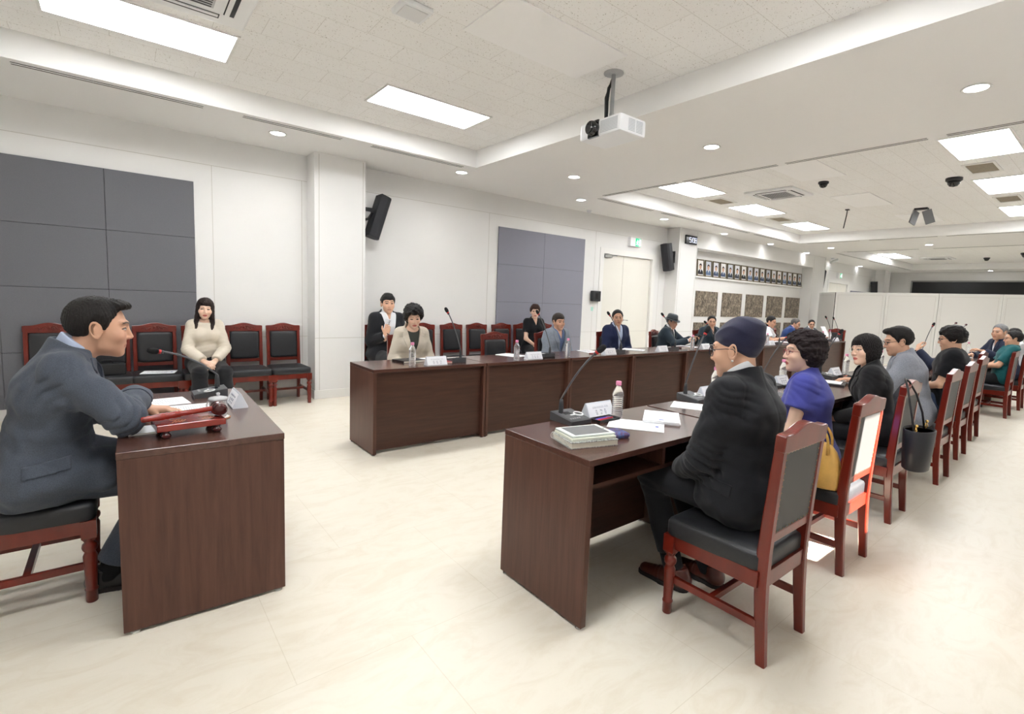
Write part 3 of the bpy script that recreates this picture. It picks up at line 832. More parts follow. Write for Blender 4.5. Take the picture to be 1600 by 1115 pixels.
# long wall with doors (left in the photo)
D1 = (7.62, 9.24, 2.405)      # double door opening
D2 = (19.2, 21.0, 2.42)
b = MB(); t = .14
for x0, x1 in ((XB, D1[0]), (D1[1], D2[0]), (D2[1], XF)): b.box(x0, x1, YW, YW+t, 0, ZS+.02)
for d in (D1, D2): b.box(d[0], d[1], YW, YW+t, d[2], ZS+.02)
b.build('wall_left', M_wall, kind='structure')
for x0, x1 in COLX:
    b = MB(); b.box(x0, x1, KY, YW+.01, 0, ZS+.01)
    b.build('wall_left', M_wall, kind='structure')
    g = MB()
    for xx in (x0+.055, x1-.035): g.box(xx-.003, xx+.003, KY-.0012, KY+.002, .1, ZS-.02)
    g.box(x0, x1, KY-.0012, KY+.002, .795, .801)
    g.build('trim_1', M_groove, kind='structure')
# header and side walls of the portrait niche
MB().box(COLX[1][1]-.002, COLX[2][0]+.002, KY, YW+.01, 2.75, ZS+.01).build('wall_left', M_wall, kind='structure')
# shadow lines between the wall boards
g = MB()
for x0, x1 in ((XB, COLX[0][0]), (COLX[0][1], COLX[1][0]), (COLX[2][1], XF)):
    g.box(x0, x1, YW-.0015, YW+.002, 2.808, 2.813)
    g.box(x0, x1, YW-.0015, YW+.002, .795, .800)
for x in (.872, 1.86, 4.80, 7.376, 9.5): g.box(x-.0025, x+.0025, YW-.0015, YW+.002, .1, 2.81)
g.build('trim_2', M_groove, kind='structure')
b = MB()
for x0, x1, y in ((XB, COLX[0][0], YW), (COLX[0][0]-.012, COLX[0][1]+.012, KY), (COLX[0][1], D1[0]-.12, YW), (D1[1]+.12, COLX[1][0], YW), (COLX[1][0]-.012, COLX[1][1]+.012, KY), (COLX[1][1], COLX[2][0], YW), (COLX[2][0]-.012, COLX[2][1]+.012, KY), (COLX[2][1], D2[0], YW), (D2[1], XF, YW)):
    b.box(x0, x1, y-.012, y+.01, 0, .112)
for x0, x1 in COLX:
    for xx in (x0, x1): b.box(xx-.012, xx+.012, KY, YW, 0, .112)
b.build('baseboard_left', M_trim, kind='structure')
MB().box(XB-.14, XB, YR, YW+.1, 0, ZS+.02).build('wall_back', M_wall, kind='structure')
MB().box(XF, XF+.14, YR, YW+.1, 0, ZS+.02).build('wall_far', M_wall, kind='structure')
# unseen window wall beside the camera; solid, with one opening shaped to the sunbeam
WX0, WX1, WZ0, WZ1 = 3.46, 3.90, 1.93, 2.80
b = MB()
b.box(XB, WX0, YR-.14, YR, 0, ZS+.02); b.box(WX1, XF, YR-.14, YR, 0, ZS+.02)
b.box(WX0, WX1, YR-.14, YR, 0, WZ0); b.box(WX0, WX1, YR-.14, YR, WZ1, ZS+.02)
b.build('wall_right', M_wall, kind='structure')
b = MB()
for z in (WZ0, WZ1): b.box(WX0-.05, WX1+.05, YR-.01, YR+.03, z-.03 if z == WZ0 else z, z if z == WZ0 else z+.03)
for x in (WX0, WX1): b.box(x-.05 if x == WX0 else x, x if x == WX0 else x+.05, YR-.01, YR+.03, WZ0, WZ1)
b.build('window_1', M_trim, kind='structure')
b = MB().box(XB, XF, YR, YR+.012, 0, .112).build('baseboard_right', M_trim, kind='structure')

# ------------------------------------------------------------------ doors
def door(n, d, gap, handle=True):
    x0, x1, z1 = d
    b = MB()
    b.box(x0-.10, x0+.015, YW-.012, YW+.10, 0, z1+.10, bev=.003); b.box(x1-.015, x1+.10, YW-.012, YW+.10, 0, z1+.10, bev=.003)
    b.box(x0+.015, x1-.015, YW-.012, YW+.10, z1-.015, z1+.10)
    fr = b.build('trim_4', M_trim, kind='structure')
    for k, (a, c) in enumerate(((x0+.018, gap-.004), (gap+.004, x1-.018))):
        b = MB().box(a, c, YW+.045, YW+.085, .008, z1-.018, bev=.003)
        o = b.build('door_%d' % n, M_door, kind='structure')
        if handle and k == 1:
            h = MB(); T = TR(a+.07, YW+.045, 1.035, rx=PI/2)
            h.lathe([(0, .0), (.027, .0), (.027, .008), (.010, .012), (.010, .045)], 16, T)
            h.tube([(a+.07, YW, 1.035), (a+.10, YW-.004, 1.035), (a+.19, YW-.004, 1.032)], .008, 8)
            h.build('door_handle', M_chrome, o)
        if handle and k == 0:
            h = MB().box(a+.04, a+.26, YW-.005, YW+.045, z1-.085, z1-.03, bev=.005)
            h.tube([(a+.22, YW-.01, z1-.05), (a+.30, YW-.09, z1-.045), (a+.10, YW-.02, z1-.02)], .008, 6)
            h.build('door_closer', mat('closer_grey', (176, 176, 172), .35, metal=.7), o)
    MB().box(gap-.004, gap+.004, YW+.05, YW+.08, .01, z1-.02).build('trim_5', mat('brown_seal', (124, 104, 86), .6), kind='structure')
door(1, D1, 8.30); door(2, D2, 20.1, False)
# wall-coloured slab behind the door openings closes the shell
MB().box(XB, XF, YW+.14, YW+.2, 0, ZS).build('wall_left', M_wall, kind='structure')

# ------------------------------------------------------------------ fabric acoustic panels
M_fab1 = mat('felt_dark_grey', (110, 111, 116), .95, noise=.05, nscale=160, bump=.2, bscale=400, sheen=.2)
M_fab2 = mat('felt_lilac_grey', (140, 140, 152), .95, noise=.05, nscale=160, bump=.2, bscale=400, sheen=.2)
def acoustic(xb, zb, m, label):
    r = empty('acoustic_panel', ((xb[0]+xb[-1])/2, YW, zb[0]), 0, label, 'wall panel')
    r.location = (0, 0, 0)
    for x0, x1 in zip(xb, xb[1:]):
        for z0, z1 in zip(zb, zb[1:]):
            MB().box(x0+.0018, x1-.0018, YW-.024, YW-.001, z0+.0018, z1-.0018, bev=.004).build('panel', m, r)
    MB().box(xb[0], xb[-1], YW-.006, YW-.0005, zb[0], zb[-1]).build('backing', mat('panel_backing', (50, 50, 54), .9), r)
acoustic([-1.75, -.915, -.092, .692], [.112, .676, 1.333, 1.959, 2.595], M_fab1, 'dark grey felt acoustic panel block on the wall behind the man in the grey suit')
acoustic([4.992, 6.017, 7.06], [.112, .70, 1.342, 1.984, 2.612], M_fab2, 'pale lilac grey acoustic panel block on the wall beside the double door')

# ------------------------------------------------------------------ ceiling fittings
M_light = mat('light_diffuser', (255, 255, 255), .5, emit=(251, 253, 255), estr=10.5)
M_down = mat('downlight_lens', (255, 255, 255), .5, emit=(252, 253, 255), estr=10)
def ceiling_light(x0, x1, y0, y1, label):
    r = empty('ceiling_light', ((x0+x1)/2, (y0+y1)/2, ZT), 0, label, 'light', 'recessed panel lights in the ceiling')
    a, c = (x1-x0)/2, (y1-y0)/2
    f = MB()
    for u0, u1, v0, v1 in ((-a, a, -c, -c+.022), (-a, a, c-.022, c), (-a, -a+.022, -c+.022, c-.022), (a-.022, a, -c+.022, c-.022)): f.box(u0, u1, v0, v1, -.012, .004)
    f.build('frame', M_trim, r)
    MB().box(-a+.02, a-.02, -c+.02, c-.02, -.006, .002).build('diffuser', M_light, r)
ceiling_light(-.39, .79, 4.655, 5.265, 'large lit ceiling panel beside the air conditioner, above the man in grey suit')
ceiling_light(1.975, 3.165, 4.655, 5.215, 'lit ceiling panel between the projector and the wall with the first black loudspeaker')
ceiling_light(6.96, 8.08, 4.70, 5.33, 'first lit panel of the middle recess on the portrait side, nearest the double door')
ceiling_light(9.24, 10.48, 4.76, 5.36, 'second lit panel of the middle recess on the portrait side')
ceiling_light(11.78, 13.04, 4.86, 5.46, 'third lit panel of the middle recess, farthest on the portrait side')
ceiling_light(7.03, 8.13, 1.03, 1.645, 'large lit panel at the right edge of the middle recess, beside the first vent grille')
ceiling_light(9.40, 10.62, 1.15, 1.735, 'second lit panel at the right edge, behind the larger security camera dome')
ceiling_light(11.95, 13.15, 1.20, 1.80, 'third lit panel at the right edge of the middle recess, farthest one there')
ceiling_light(19.45, 21.2, 5.22, 5.78, 'single lit panel in the far recess beyond the white partition')
ceiling_light(-.39, .79, 1.05, 1.65, 'added lit ceiling panel above the camera position, outside the frame of the picture')  # unseen panel added to even out the room light
ceiling_light(1.975, 3.165, 1.05, 1.65, 'added lit ceiling panel above the man in the navy beanie, outside the picture')  # also unseen, added to spread light over the near row
ceiling_light(19.45, 21.2, 1.2, 1.78, 'added lit panel of the far recess on the window side, outside the picture')  # unseen, added to balance light in the far recess
def blank_panel(x0, x1, y0, y1, label):
    MB_ = MB().box(x0, x1, y0, y1, ZT-.011, ZT-.0004, bev=.003)
    tag(MB_.build('access_panel', mat('access_panel_white', (250, 249, 248), .6)), label, 'ceiling panel', 'blank panels in the ceiling')
blank_panel(1.99, 3.13, 2.76, 3.34, 'blank white ceiling panel in front of the projector pole')
blank_panel(6.97, 8.02, 2.86, 3.46, 'blank white ceiling panel beside the small black dome camera')
blank_panel(9.40, 10.62, 2.99, 3.57, 'blank white ceiling panel in the middle recess beyond the dome cameras')
blank_panel(11.9, 13.1, 2.75, 3.3, 'blank white ceiling panel under the folded monitor bracket, farthest one')
DLP = [(1.413, 6.29, 'downlight in the soffit by the first white column'), (3.739, 6.22, 'downlight between the ceiling recess corner and the first loudspeaker wall'),
       (4.945, 5.21, 'downlight in the wide soffit between two recesses, nearest the left wall'), (6.148, 6.28, 'downlight beside the front corner of the middle recess'),
       (4.99, 3.13, 'downlight in the wide soffit beside the projector'), (5.01, .96, 'large bright downlight at the right end of the wide soffit'),
       (8.588, 6.34, 'downlight above the double door and exit sign'), (11.135, 6.47, 'downlight above the first framed portraits'),
       (13.535, 6.50, 'downlight above the last framed portraits'), (15.1, 5.58, 'downlight in the far soffit, the one nearer the portraits'),
       (15.39, 3.48, 'downlight in the far soffit, the one nearer the picture middle'), (16.16, 6.64, 'downlight by the third column beyond the portraits'),
       (19.03, 6.84, 'downlight beyond the third column, nearer one'), (21.73, 6.95, 'downlight beyond the third column, farther one'), (24.9, 3.7, 'unlit looking small downlight before the far wall')]
for x, y, l in DLP:
    r = empty('downlight', (x, y, ZS), 0, l, 'light', 'round downlights in the soffit')
    MB().lathe([(.070, .0), (.088, -.002), (.092, -.006), (.088, -.009), (.074, -.007)], 28, cap=False).build('trim_ring', M_trim, r)
    MB().lathe([(.0, -.005), (.072, -.005)], 28, cap=False).build('lens', M_down, r)
# linear slot diffusers along the recess edges
def slot(x0, x1, y0, y1, label):
    b = MB(); w = .012
    if x1-x0 > y1-y0:
        b.box(x0, x1, y0, y0+w, ZS-.002, ZS+.001); b.box(x0, x1, y0+.05, y0+.05+w, ZS-.002, ZS+.001)
    else:
        b.box(x0, x0+w, y0, y1, ZS-.002, ZS+.001); b.box(x0+.045, x0+.045+w, y0, y1, ZS-.002, ZS+.001)
    tag(b.build('ceiling_slot_diffuser', M_slot), label, 'air slot', 'slot diffusers along the ceiling recesses')
ORD = ['first', 'second', 'third', 'fourth', 'fifth', 'sixth', 'seventh', 'eighth', 'ninth', 'tenth', 'eleventh', 'twelfth', 'thirteenth', 'fourteenth', 'fifteenth', 'sixteenth', 'seventeenth', 'eighteenth']
for i, (a, c) in enumerate(((-.62, .68), (1.02, 2.0), (2.35, 3.6))): slot(a, c, 5.93, 5.97, ORD[i]+' air slot along the first ceiling recess, counted from the left picture edge')
for i, (a, c) in enumerate(((6.25, 7.7), (8.0, 9.4), (9.75, 11.3), (11.6, 13.4))): slot(a, c, 5.93, 5.97, ORD[i]+' air slot along the portrait side of the middle recess, counted from its near corner')
for i, (a, c) in enumerate(((4.35, 5.75), (2.95, 4.25), (1.5, 2.85), (.5, 1.35))): slot(6.11, 6.15, a, c, ORD[i]+' air slot along the near edge of the middle recess, counted from the left wall')
for i, (a, c) in enumerate(((4.5, 5.7), (3.0, 4.3), (1.6, 2.85))): slot(13.83, 13.87, a, c, ORD[i]+' air slot along the far edge of the middle recess, counted from the left wall')
for i, (a, c) in enumerate(((16.6, 19.0), (19.5, 21.8), (22.2, 24.0))): slot(a, c, 5.93, 5.97, ORD[i]+' air slot along the far recess beyond the partition')
for i, (a, c) in enumerate(((3.9, 5.6), (1.6, 3.6))): slot(16.33, 16.37, a, c, ORD[i]+' air slot along the near edge of the far recess above the partition')
# cassette air conditioners
M_ac = mat('ac_white', (240, 240, 240), .4)
def cassette(x, y, a, label):
    r = empty('air_conditioner', (x, y, ZT), 0, label, 'air conditioner', 'ceiling cassette air conditioners')
    MB().box(-a, a, -a, a, -.035, 0, bev=.014).build('cover', M_ac, r)
    g = MB(); s = a*.52
    g.box(-s, s, -s, s, -.040, -.034, bev=.004)
    g.build('grille', mat('ac_grille', (200, 200, 202), .5), r)
    g = MB(); n = 14
    for i in range(n):
        u = -s+.02+(2*s-.04)*i/(n-1); g.box(-s+.015, s-.015, u-.007, u+.007, -.0415, -.0395)
    g.build('grille_slots', mat('ac_dark', (50, 50, 52), .6), r)
    for k in range(4):
        f = MB(); M = Matrix.Rotation(k*PI/2, 4, 'Z')
        f.box(-a*.62, a*.62, a*.66, a*.80, -.0375, -.033, M)
        o = f.build('outlet', M_dblack, r)
        MB().box(-a*.60, a*.60, a*.675, a*.735, -.044, -.036, M @ TR(rx=.0)).build('louvre', M_ac, o)
cassette(.32, 4.02, .46, 'white cassette air conditioner beside the big ceiling panel at the top left edge')
cassette(8.62, 4.08, .40, 'white cassette air conditioner in the middle ceiling recess by the lit panels')
cassette(21.6, 4.6, .42, 'white cassette air conditioner in the far recess beyond the partition')
# vent grilles, dome cameras, detector
def vent(x0, x1, y0, y1, label):
    r = empty('vent_grille', ((x0+x1)/2, (y0+y1)/2, ZT), 0, label, 'vent', 'square vent grilles in the middle recess')
    a, c = (x1-x0)/2, (y1-y0)/2
    f = MB()
    for u0, u1, v0, v1 in ((-a, a, -c, -c+.03), (-a, a, c-.03, c), (-a, -a+.05, -c+.03, c-.03), (a-.05, a, -c+.03, c-.03)): f.box(u0, u1, v0, v1, -.012, .002)
    f.build('frame', M_trim, r)
    MB().box(-a+.05, a-.05, -c+.03, c-.03, -.005, .001).build('mesh', mat('vent_mesh', (150, 140, 122), .7, noise=.15, nscale=90), r)
vent(8.36, 8.94, 4.98, 5.32, 'brown vent grille between the first and second lit panels on the portrait side')
vent(10.85, 11.45, 5.02, 5.36, 'brown vent grille between the second and third lit panels on the portrait side')
vent(8.40, 9.02, 1.34, 1.67, 'brown vent grille beside the larger security camera dome at the right')
vent(10.9, 11.5, 1.40, 1.72, 'brown vent grille near the right picture edge between two lit panels')
def dome(x, y, z, s, label):
    r = empty('security_camera', (x, y, z), 0, label, 'camera', 'dome security cameras on the ceiling')
    MB().lathe([(.0, 0), (.085*s, 0), (.085*s, -.03*s), (.070*s, -.042*s)], 20).build('base', mat('dome_base', (46, 47, 50), .4), r)
    MB().lathe([(.068*s, -.042*s), (.062*s, -.07*s), (.04*s, -.098*s), (0, -.108*s)], 20).build('dome', mat('dome_glass', (14, 14, 16), .08, coat=.5), r)
dome(8.27, 3.25, ZT, .85, 'small black dome security camera beside the blank panel')
dome(9.14, 1.87, ZT, 1.15, 'larger dark dome security camera between the vent and second right panel')
dome(22.0, 3.4, ZT, 1.0, 'dome security camera in the far recess, the one nearer the air conditioner')
dome(20.7, 2.35, ZT, 1.3, 'dome security camera in the far recess, upper one at the right')
dome(21.6, 1.75, ZT, 1.3, 'dome security camera in the far recess, at the right picture edge')
r = empty('smoke_detector', (1.60, 3.36, ZT), 0, 'white square ceiling device left of the blank panel at the top edge', 'detector')
MB().box(-.11, .11, -.10, .10, -.035, 0, bev=.012).build('housing', M_white, r); MB().box(-.085, .085, -.075, .075, -.042, -.033, bev=.006).build('cover', mat('detector_cover', (226, 226, 226), .5), r)
# folded monitor bracket on the ceiling
r = empty('monitor_bracket', (11.37, 2.745, ZT), 0, 'grey folding bracket with two flaps hanging from the ceiling of the middle recess', 'bracket')
MB().box(-.06, .06, -.10, .10, -.03, 0, bev=.004).build('ceiling_plate', M_black, r)
for sx in (-1, 1):
    MB().box(-.012, .012, -.075, .075, -.30, -.05, TR(sx*.03, sx*.07, 0, rx=sx*.35, rz=.95+sx*.25)).build('flap', mat('bracket_grey', (120, 120, 122), .5, metal=.4), r)
r = empty('ceiling_hook', (10.75, 3.75, ZT), 0, 'thin black rod hanging from the ceiling near the folding bracket', 'rod')
MB().box(-.03, .03, -.03, .03, -.02, 0).build('plate', M_black, r); MB().tube([(0, 0, -.01), (-.02, 0, -.12), (-.05, .02, -.36)], .010, 6).build('rod', M_black, r)
# small plaster cap and wall camera
r = empty('ceiling_sensor', (6.95, 6.86, ZS), 0, 'small white sensor on the soffit above the double door', 'sensor')
MB().lathe([(.0, 0), (.05, 0), (.045, -.03), (.02, -.06), (0, -.065)], 16).build('body', M_white, r)
r = empty('bullet_camera', (18.1, 6.60, ZS), 0, 'white bullet camera under the soffit beyond the third column', 'camera')
MB().lathe([(0, 0), (.05, 0), (.04, -.04), (0, -.045)], 14).build('mount', M_white, r); MB().lathe([(0, -.12), (.045, -.12), (.045, .12), (0, .13)], 14, TR(0, -.05, -.10, rx=1.2)).build('barrel', M_white, r)

# ------------------------------------------------------------------ projector
r = empty('projector', (3.30, 3.05, ZT), 0, 'white projector hanging on a grey pole below the first ceiling recess', 'projector')
MB().lathe([(0, 0), (.085, 0), (.085, -.006), (.02, -.014)], 24).build('ceiling_plate', mat('mount_grey', (186, 187, 188), .4, metal=.3), r)
MB().lathe([(.017, 0), (.017, -.33), (.022, -.33), (.022, -.37)], 16).lathe([(0, -.36), (.035, -.36), (.035, -.40), (0, -.40)], 16).build('pole', MATS['mount_grey'], r)
MB().tube([(.03, .02, -.03), (-.02, .03, -.12), (-.045, .02, -.24), (-.04, .02, -.40)], .014, 8).tube([(.02, .03, -.03), (-.04, .04, -.20), (-.03, .04, -.40)], .010, 8).build('cable', M_dblack, r)
PM = TR(.02, .0, -.475, rz=-.02)
bb = MB().box(-.16, .16, -.235, .235, -.07, .07, PM, bev=.022).build('body', mat('projector_white', (240, 241, 243), .35), r)
ln = MB(); T = PM @ TR(-.158, .06, .0, ry=-PI/2)
ln.box(-.17, -.10, .005, .125, -.068, .066, PM)
ln.lathe([(.062, .0), (.062, .03), (.055, .055), (.048, .06), (.044, .05), (0, .045)], 28, T)
ln.build('lens', mat('lens_black', (16, 16, 18), .15, coat=.6), bb)
v = MB()
for i in range(9):
    z = -.045+i*.011
    v.box(-.1615, -.159, -.205, -.015, z-.002, z+.002, PM)
v.build('front_vent', mat('vent_slot_grey', (176, 180, 186), .6), bb)
for x0 in (-.06, .035):
    v = MB()
    for i in range(9): v.box(x0, x0+.08, -.2365, -.234, -.047+i*.011, -.043+i*.011, PM)
    v.build('side_vent', MATS['vent_slot_grey'], bb)

# ------------------------------------------------------------------ loudspeakers, clock, exit sign, dispenser
def speaker(x, y, z, yaw, tilt, label):
    r = empty('wall_speaker', (x, y, z), yaw, label, 'loudspeaker', 'black wall loudspeakers')
    T = TR(0, -.20, 0, rx=tilt)
    MB().loft([[(a*.11*k, b_-.06, zz) for a, b_ in ((-1, .10), (-1, .0), (-.8, -.05), (-.3, -.075), (.3, -.075), (.8, -.05), (1, 0), (1, .10))] for zz, k in ((-.30, .96), (-.29, 1), (.29, 1), (.30, .96))], T, smooth=False).build('cabinet', mat('speaker_black', (34, 35, 40), .5, bump=.1, bscale=300), r)
    b = MB(); b.box(-.05, .05, -.02, .0, -.12, .14); b.box(-.015, .015, -.17, -.01, .05, .10); b.tube([(0, -.02, -.08), (0, -.10, -.05), (0, -.16, .04)], .018, 8)
    b.build('bracket', M_black, r)
speaker(2.575, 6.88, 2.47, PI/2, .30, 'black wall loudspeaker tilted down on the first white column')
speaker(9.72, 6.86, 2.47, -PI/2, .28, 'black wall loudspeaker tilted down on the column left of the clock')
speaker(17.9, 6.9, 2.45, PI/2, .25, 'black loudspeaker beyond the third column by the far exit sign')
speaker(23.6, 6.9, 2.35, -PI/2, .25, 'black loudspeaker at the far end beside the black screen')
M_green = mat('exit_green', (30, 160, 110), .5, emit=(40, 190, 130), estr=.5)
M_exitw = mat('exit_white', (235, 245, 240), .5, emit=(235, 250, 243), estr=.6)
def exit_sign(x, z, label):
    r = empty('exit_sign', (x, YW, z), 0, label, 'sign', 'green running man exit signs')
    MB().box(-.19, .15, -.075, 0, -.09, .09, bev=.004).build('housing', M_white, r)
    f = MB().box(-.03, .145, -.078, -.074, -.084, .084).build('face', M_green, r)
    # running figure leaving through a doorway
    g = MB(); y0, y1 = -.0805, -.0775
    g.box(.085, .135, y0, y1, -.075, .07)
    g.ball((.035, -.079, .045), (.013, .002, .013), 12)
    def limb(*p): g.tube([(a, -.079, c) for a, c in p], .008, 6)
    limb((.035, .03), (.025, -.01)); limb((.03, .02), (.055, .005), (.068, .02)); limb((.03, .02), (.008, .01), (-.004, -.012))
    limb((.025, -.01), (.05, -.03), (.045, -.065)); limb((.025, -.01), (.008, -.04), (-.018, -.05))
    g.build('pictogram', M_exitw, f)
exit_sign(8.545, 2.70, 'green running man exit sign above the double door')
exit_sign(20.0, 2.68, 'small green running man exit sign far beyond the third column')
r = empty('wall_clock', (10.135, KY, 2.895), 0, 'black digital wall clock showing 5:08 on the column', 'clock')
MB().box(-.215, .215, -.045, 0, -.10, .10, bev=.006).build('case', mat('clock_black', (24, 25, 28), .12, coat=.5), r)
g = MB(); SEG = {'5': 'acdfg', '0': 'abcdef', '8': 'abcdefg'}
def digit(ch, cx, w=.034, h=.052):
    t_ = .0038; y0, y1 = -.048, -.0452
    S = {'a': (-w, w, h, h), 'g': (-w, w, 0, 0), 'd': (-w, w, -h, -h), 'f': (-w, -w, 0, h), 'b': (w, w, 0, h), 'e': (-w, -w, -h, 0), 'c': (w, w, -h, 0)}
    for k in SEG[ch]:
        x0, x1, z0, z1 = S[k]; g.box(cx+x0-t_, cx+x1+t_, y0, y1, z0-t_, z1+t_)
digit('5', -.055); digit('0', .065); digit('8', .155)
for z in (-.022, .022): g.box(.0, .012, -.048, -.0452, z-.006, z+.006)
g.build('digits', mat('led_white', (235, 240, 255), .5, emit=(225, 232, 255), estr=.35), r)
r = empty('paper_dispenser', (7.41, YW, 1.52), 0, 'black wall dispenser box beside the double door', 'dispenser')
MB().box(-.115, .115, -.085, 0, -.105, .105, bev=.018).build('case', mat('dispenser_black', (40, 41, 44), .35), r)
MB().box(-.035, .035, -.091, -.083, -.06, .06, bev=.003).build('slot_plate', M_dblack, r)
b = MB(); b.mi = 0; b.box(-.03, .05, -.002, -.0005, -.11, .0); tag(b.build('paper_note', mat('note_paper', (226, 226, 220), .8), loc=(7.40, YW, 1.37)), 'small white paper note taped below the black dispenser', 'note')
b = MB().box(-.045, .02, -.003, -.0005, -.05, .03); tag(b.build('sticky_note', mat('mint_paper', (176, 222, 208), .8), loc=(7.38, YW, 1.27)), 'mint green sticky note below the black dispenser', 'note')

# ------------------------------------------------------------------ portrait niche
M_frame = mat('frame_bronze', (112, 100, 78), .4, metal=.3, noise=.15, nscale=60); M_mat = mat('portrait_ground', (236, 234, 230), .6)
tag(MB().box(10.75, 17.0, YW-.07, YW-.001, 2.095, 2.135, bev=.004).build('picture_ledge', M_trim), 'long white picture ledge carrying the row of framed portraits', 'shelf')
SUIT = [(40, 40, 46), (34, 36, 44), (60, 62, 70), (50, 56, 72), (66, 80, 108), (92, 112, 148)]
for i in range(17):
    x = 10.96+i*.3535+.152
    r = empty('portrait_frame', (x, YW-.035, 2.135), 0, ORD[i]+' framed portrait from the clock end of the ledge', 'portrait', 'framed portraits in a row on the picture ledge')
    T = TR(rx=-.05); f = MB(); w, h = .152, .415
    for a in ((-w, -w+.03, 0, h), (w-.03, w, 0, h), (-w+.03, w-.03, 0, .03), (-w+.03, w-.03, h-.03, h)): f.box(a[0], a[1], -.015, .006, a[2], a[3], T, bev=.004)
    f.build('frame', M_frame, r)
    pc = MB().box(-w+.028, w-.028, -.006, .002, .028, h-.028, T).build('picture', mat('portrait_ground_%d' % (i % 3), ((236, 234, 230), (206, 210, 218), (222, 222, 226))[i % 3], .6), r)
    k = SUIT[(i*5+i//3) % 6]; fx = .004*((i*7) % 3-1)
    s_ = MB(); s_.prism([(-.112+fx*.3, .05), (.112+fx*.3, .05), (.104+fx*.3, .125), (.042+fx, .170), (-.042+fx, .170), (-.104+fx*.3, .125)], -.0085, -.006, 'y', T)
    s_.build('sitter_suit', mat('sitter_suit_%d' % (i % 6), k, .7), pc)
    s_ = MB(); s_.ball((fx, -.0065, .236), (.050, .003, .066), 14, T); s_.box(fx-.016, fx+.016, -.0088, -.0065, .15, .185, T); s_.build('sitter_face', mat('sitter_face', (206, 166, 140), .7), pc)
    s_ = MB(); s_.prism([(fx+.054*math.cos(a), .254+.060*math.sin(a)) for a in np.linspace(-.1, PI+.1, 12)]+[(fx-.042, .262), (fx, .284), (fx+.042, .262)], -.0105, -.0085, 'y', T); s_.build('sitter_hair', mat('sitter_hair', (34, 30, 30), .7), pc)
    s_ = MB(); s_.prism([(fx-.024, .169), (fx+.024, .169), (fx, .095)], -.0095, -.008, 'y', T); s_.build('sitter_shirt', mat('sitter_shirt', (232, 232, 236), .7), pc)
def camo_material():
    m = mat('brown_marbled', (96, 84, 66), .35, spec=.5)
    N, L, p = nodes_of(m)
    tc = N.new('ShaderNodeTexCoord'); mp = N.new('ShaderNodeMapping'); mp.inputs['Scale'].default_value = (3.2, 3.2, 1.7); mp.inputs['Rotation'].default_value = (0, .35, 0)
    L.new(tc.outputs['Object'], mp.inputs['Vector'])
    n = N.new('ShaderNodeTexNoise'); n.inputs['Scale'].default_value = 5; n.inputs['Detail'].default_value = 7; n.inputs['Roughness'].default_value = .72; n.inputs['Distortion'].default_value = 1.3
    L.new(mp.outputs['Vector'], n.inputs['Vector'])
    cr = N.new('ShaderNodeValToRGB'); e = cr.color_ramp.elements; e[0].position = .38; e[0].color = lin(60, 51, 42); e[1].position = .62; e[1].color = lin(178, 164, 144)
    k = e.new(.5); k.color = lin(114, 102, 88)
    L.new(n.outputs['Fac'], cr.inputs['Fac']); L.new(cr.outputs['Color'], p.inputs['Base Color'])
    return m
M_camo = camo_material()
for row, (z0, z1) in enumerate(((1.141, 1.777), (.36, .99))):
    for i in range(5):
        x0 = 11.02+i*1.243; L_ = ORD[i]+' square brown marbled wall panel from the clock side, '+('upper' if row == 0 else 'lower')+' row'
        r = empty('marbled_panel', (x0, YW, z0), 0, L_, 'wall panel', 'brown marbled panels under the portraits')
        MB().box(0, 1.01, -.02, -.0005, 0, z1-z0, bev=.004).build('slab', M_camo, r)
        for zz in (.03, z1-z0-.03):
            pass
# far exhibits: screen, partition
r = empty('led_screen', (XF, 2.6, 2.27), 0, 'wide black screen on the far wall above the white partition', 'screen')
MB().box(-.06, -.001, -3.4, 3.55, .02, .47).build('panel', mat('screen_black', (8, 8, 9), .3), r)
f = MB()
for a in ((-3.45, 3.6, -.03, .02), (-3.45, 3.6, .47, .52), (-3.45, -3.4, .02, .47), (3.55, 3.6, .02, .47)): f.box(-.075, -.001, *a)
f.build('frame', mat('screen_frame', (150, 150, 148), .5), r)
r = empty('acoustic_panel', (0, 0, 0), 0, 'small grey panel on the far left wall seen above the partition', 'wall panel')
MB().box(21.3, 23.2, YW-.03, YW-.001, 1.2, 2.2, bev=.005).build('panel', M_fab2, r)
MB().box(23.9, 24.6, KY, YW, 0, ZS+.01).build('wall_left', M_wall, kind='structure')
PX = 16.53
PP = [((17.38, 6.60), (PX, 5.845))]
ys = [5.837, 4.561, 3.386, 2.156, .95, -.25]
PP += [((PX, a), (PX, c)) for a, c in zip(ys, ys[1:])]
PL = ['angled white partition panel beside the third column', 'white partition panel next to the angled one', 'white partition panel second after the angled one, behind the grey blazer man', 'white partition panel third after the angled one', 'white partition panel at the right picture edge behind the grey haired man', 'white partition panel beyond the right picture edge']
for (a, c), l in zip(PP, PL):
    d = Vector((c[0]-a[0], c[1]-a[1])); L_ = d.length; an = math.atan2(d.y, d.x)
    r = empty('partition_panel', (a[0], a[1], 0), an, l, 'partition', 'white free standing partition panels')
    MB().box(.006, L_-.006, -.022, .022, .02, 1.975).build('board', M_panelw, r)
    f = MB()
    for q in ((.004, .03, .0, 1.98), (L_-.03, L_-.004, .0, 1.98), (.03, L_-.03, 1.945, 1.98), (.03, L_-.03, .0, .05)): f.box(q[0], q[1], -.028, .028, q[2], q[3], bev=.003)
    f.build('frame', M_trim, r)
    f = MB()
    for sy in (-1, 1):
        y0, y1 = sorted((sy*.0225, sy*.0235))
        for q in ((.07, L_-.07, 1.895, 1.899), (.07, .074, .12, 1.9), (L_-.074, L_-.07, .12, 1.9)): f.box(q[0], q[1], y0, y1, q[2], q[3])
    f.build('groove', M_groove, r)
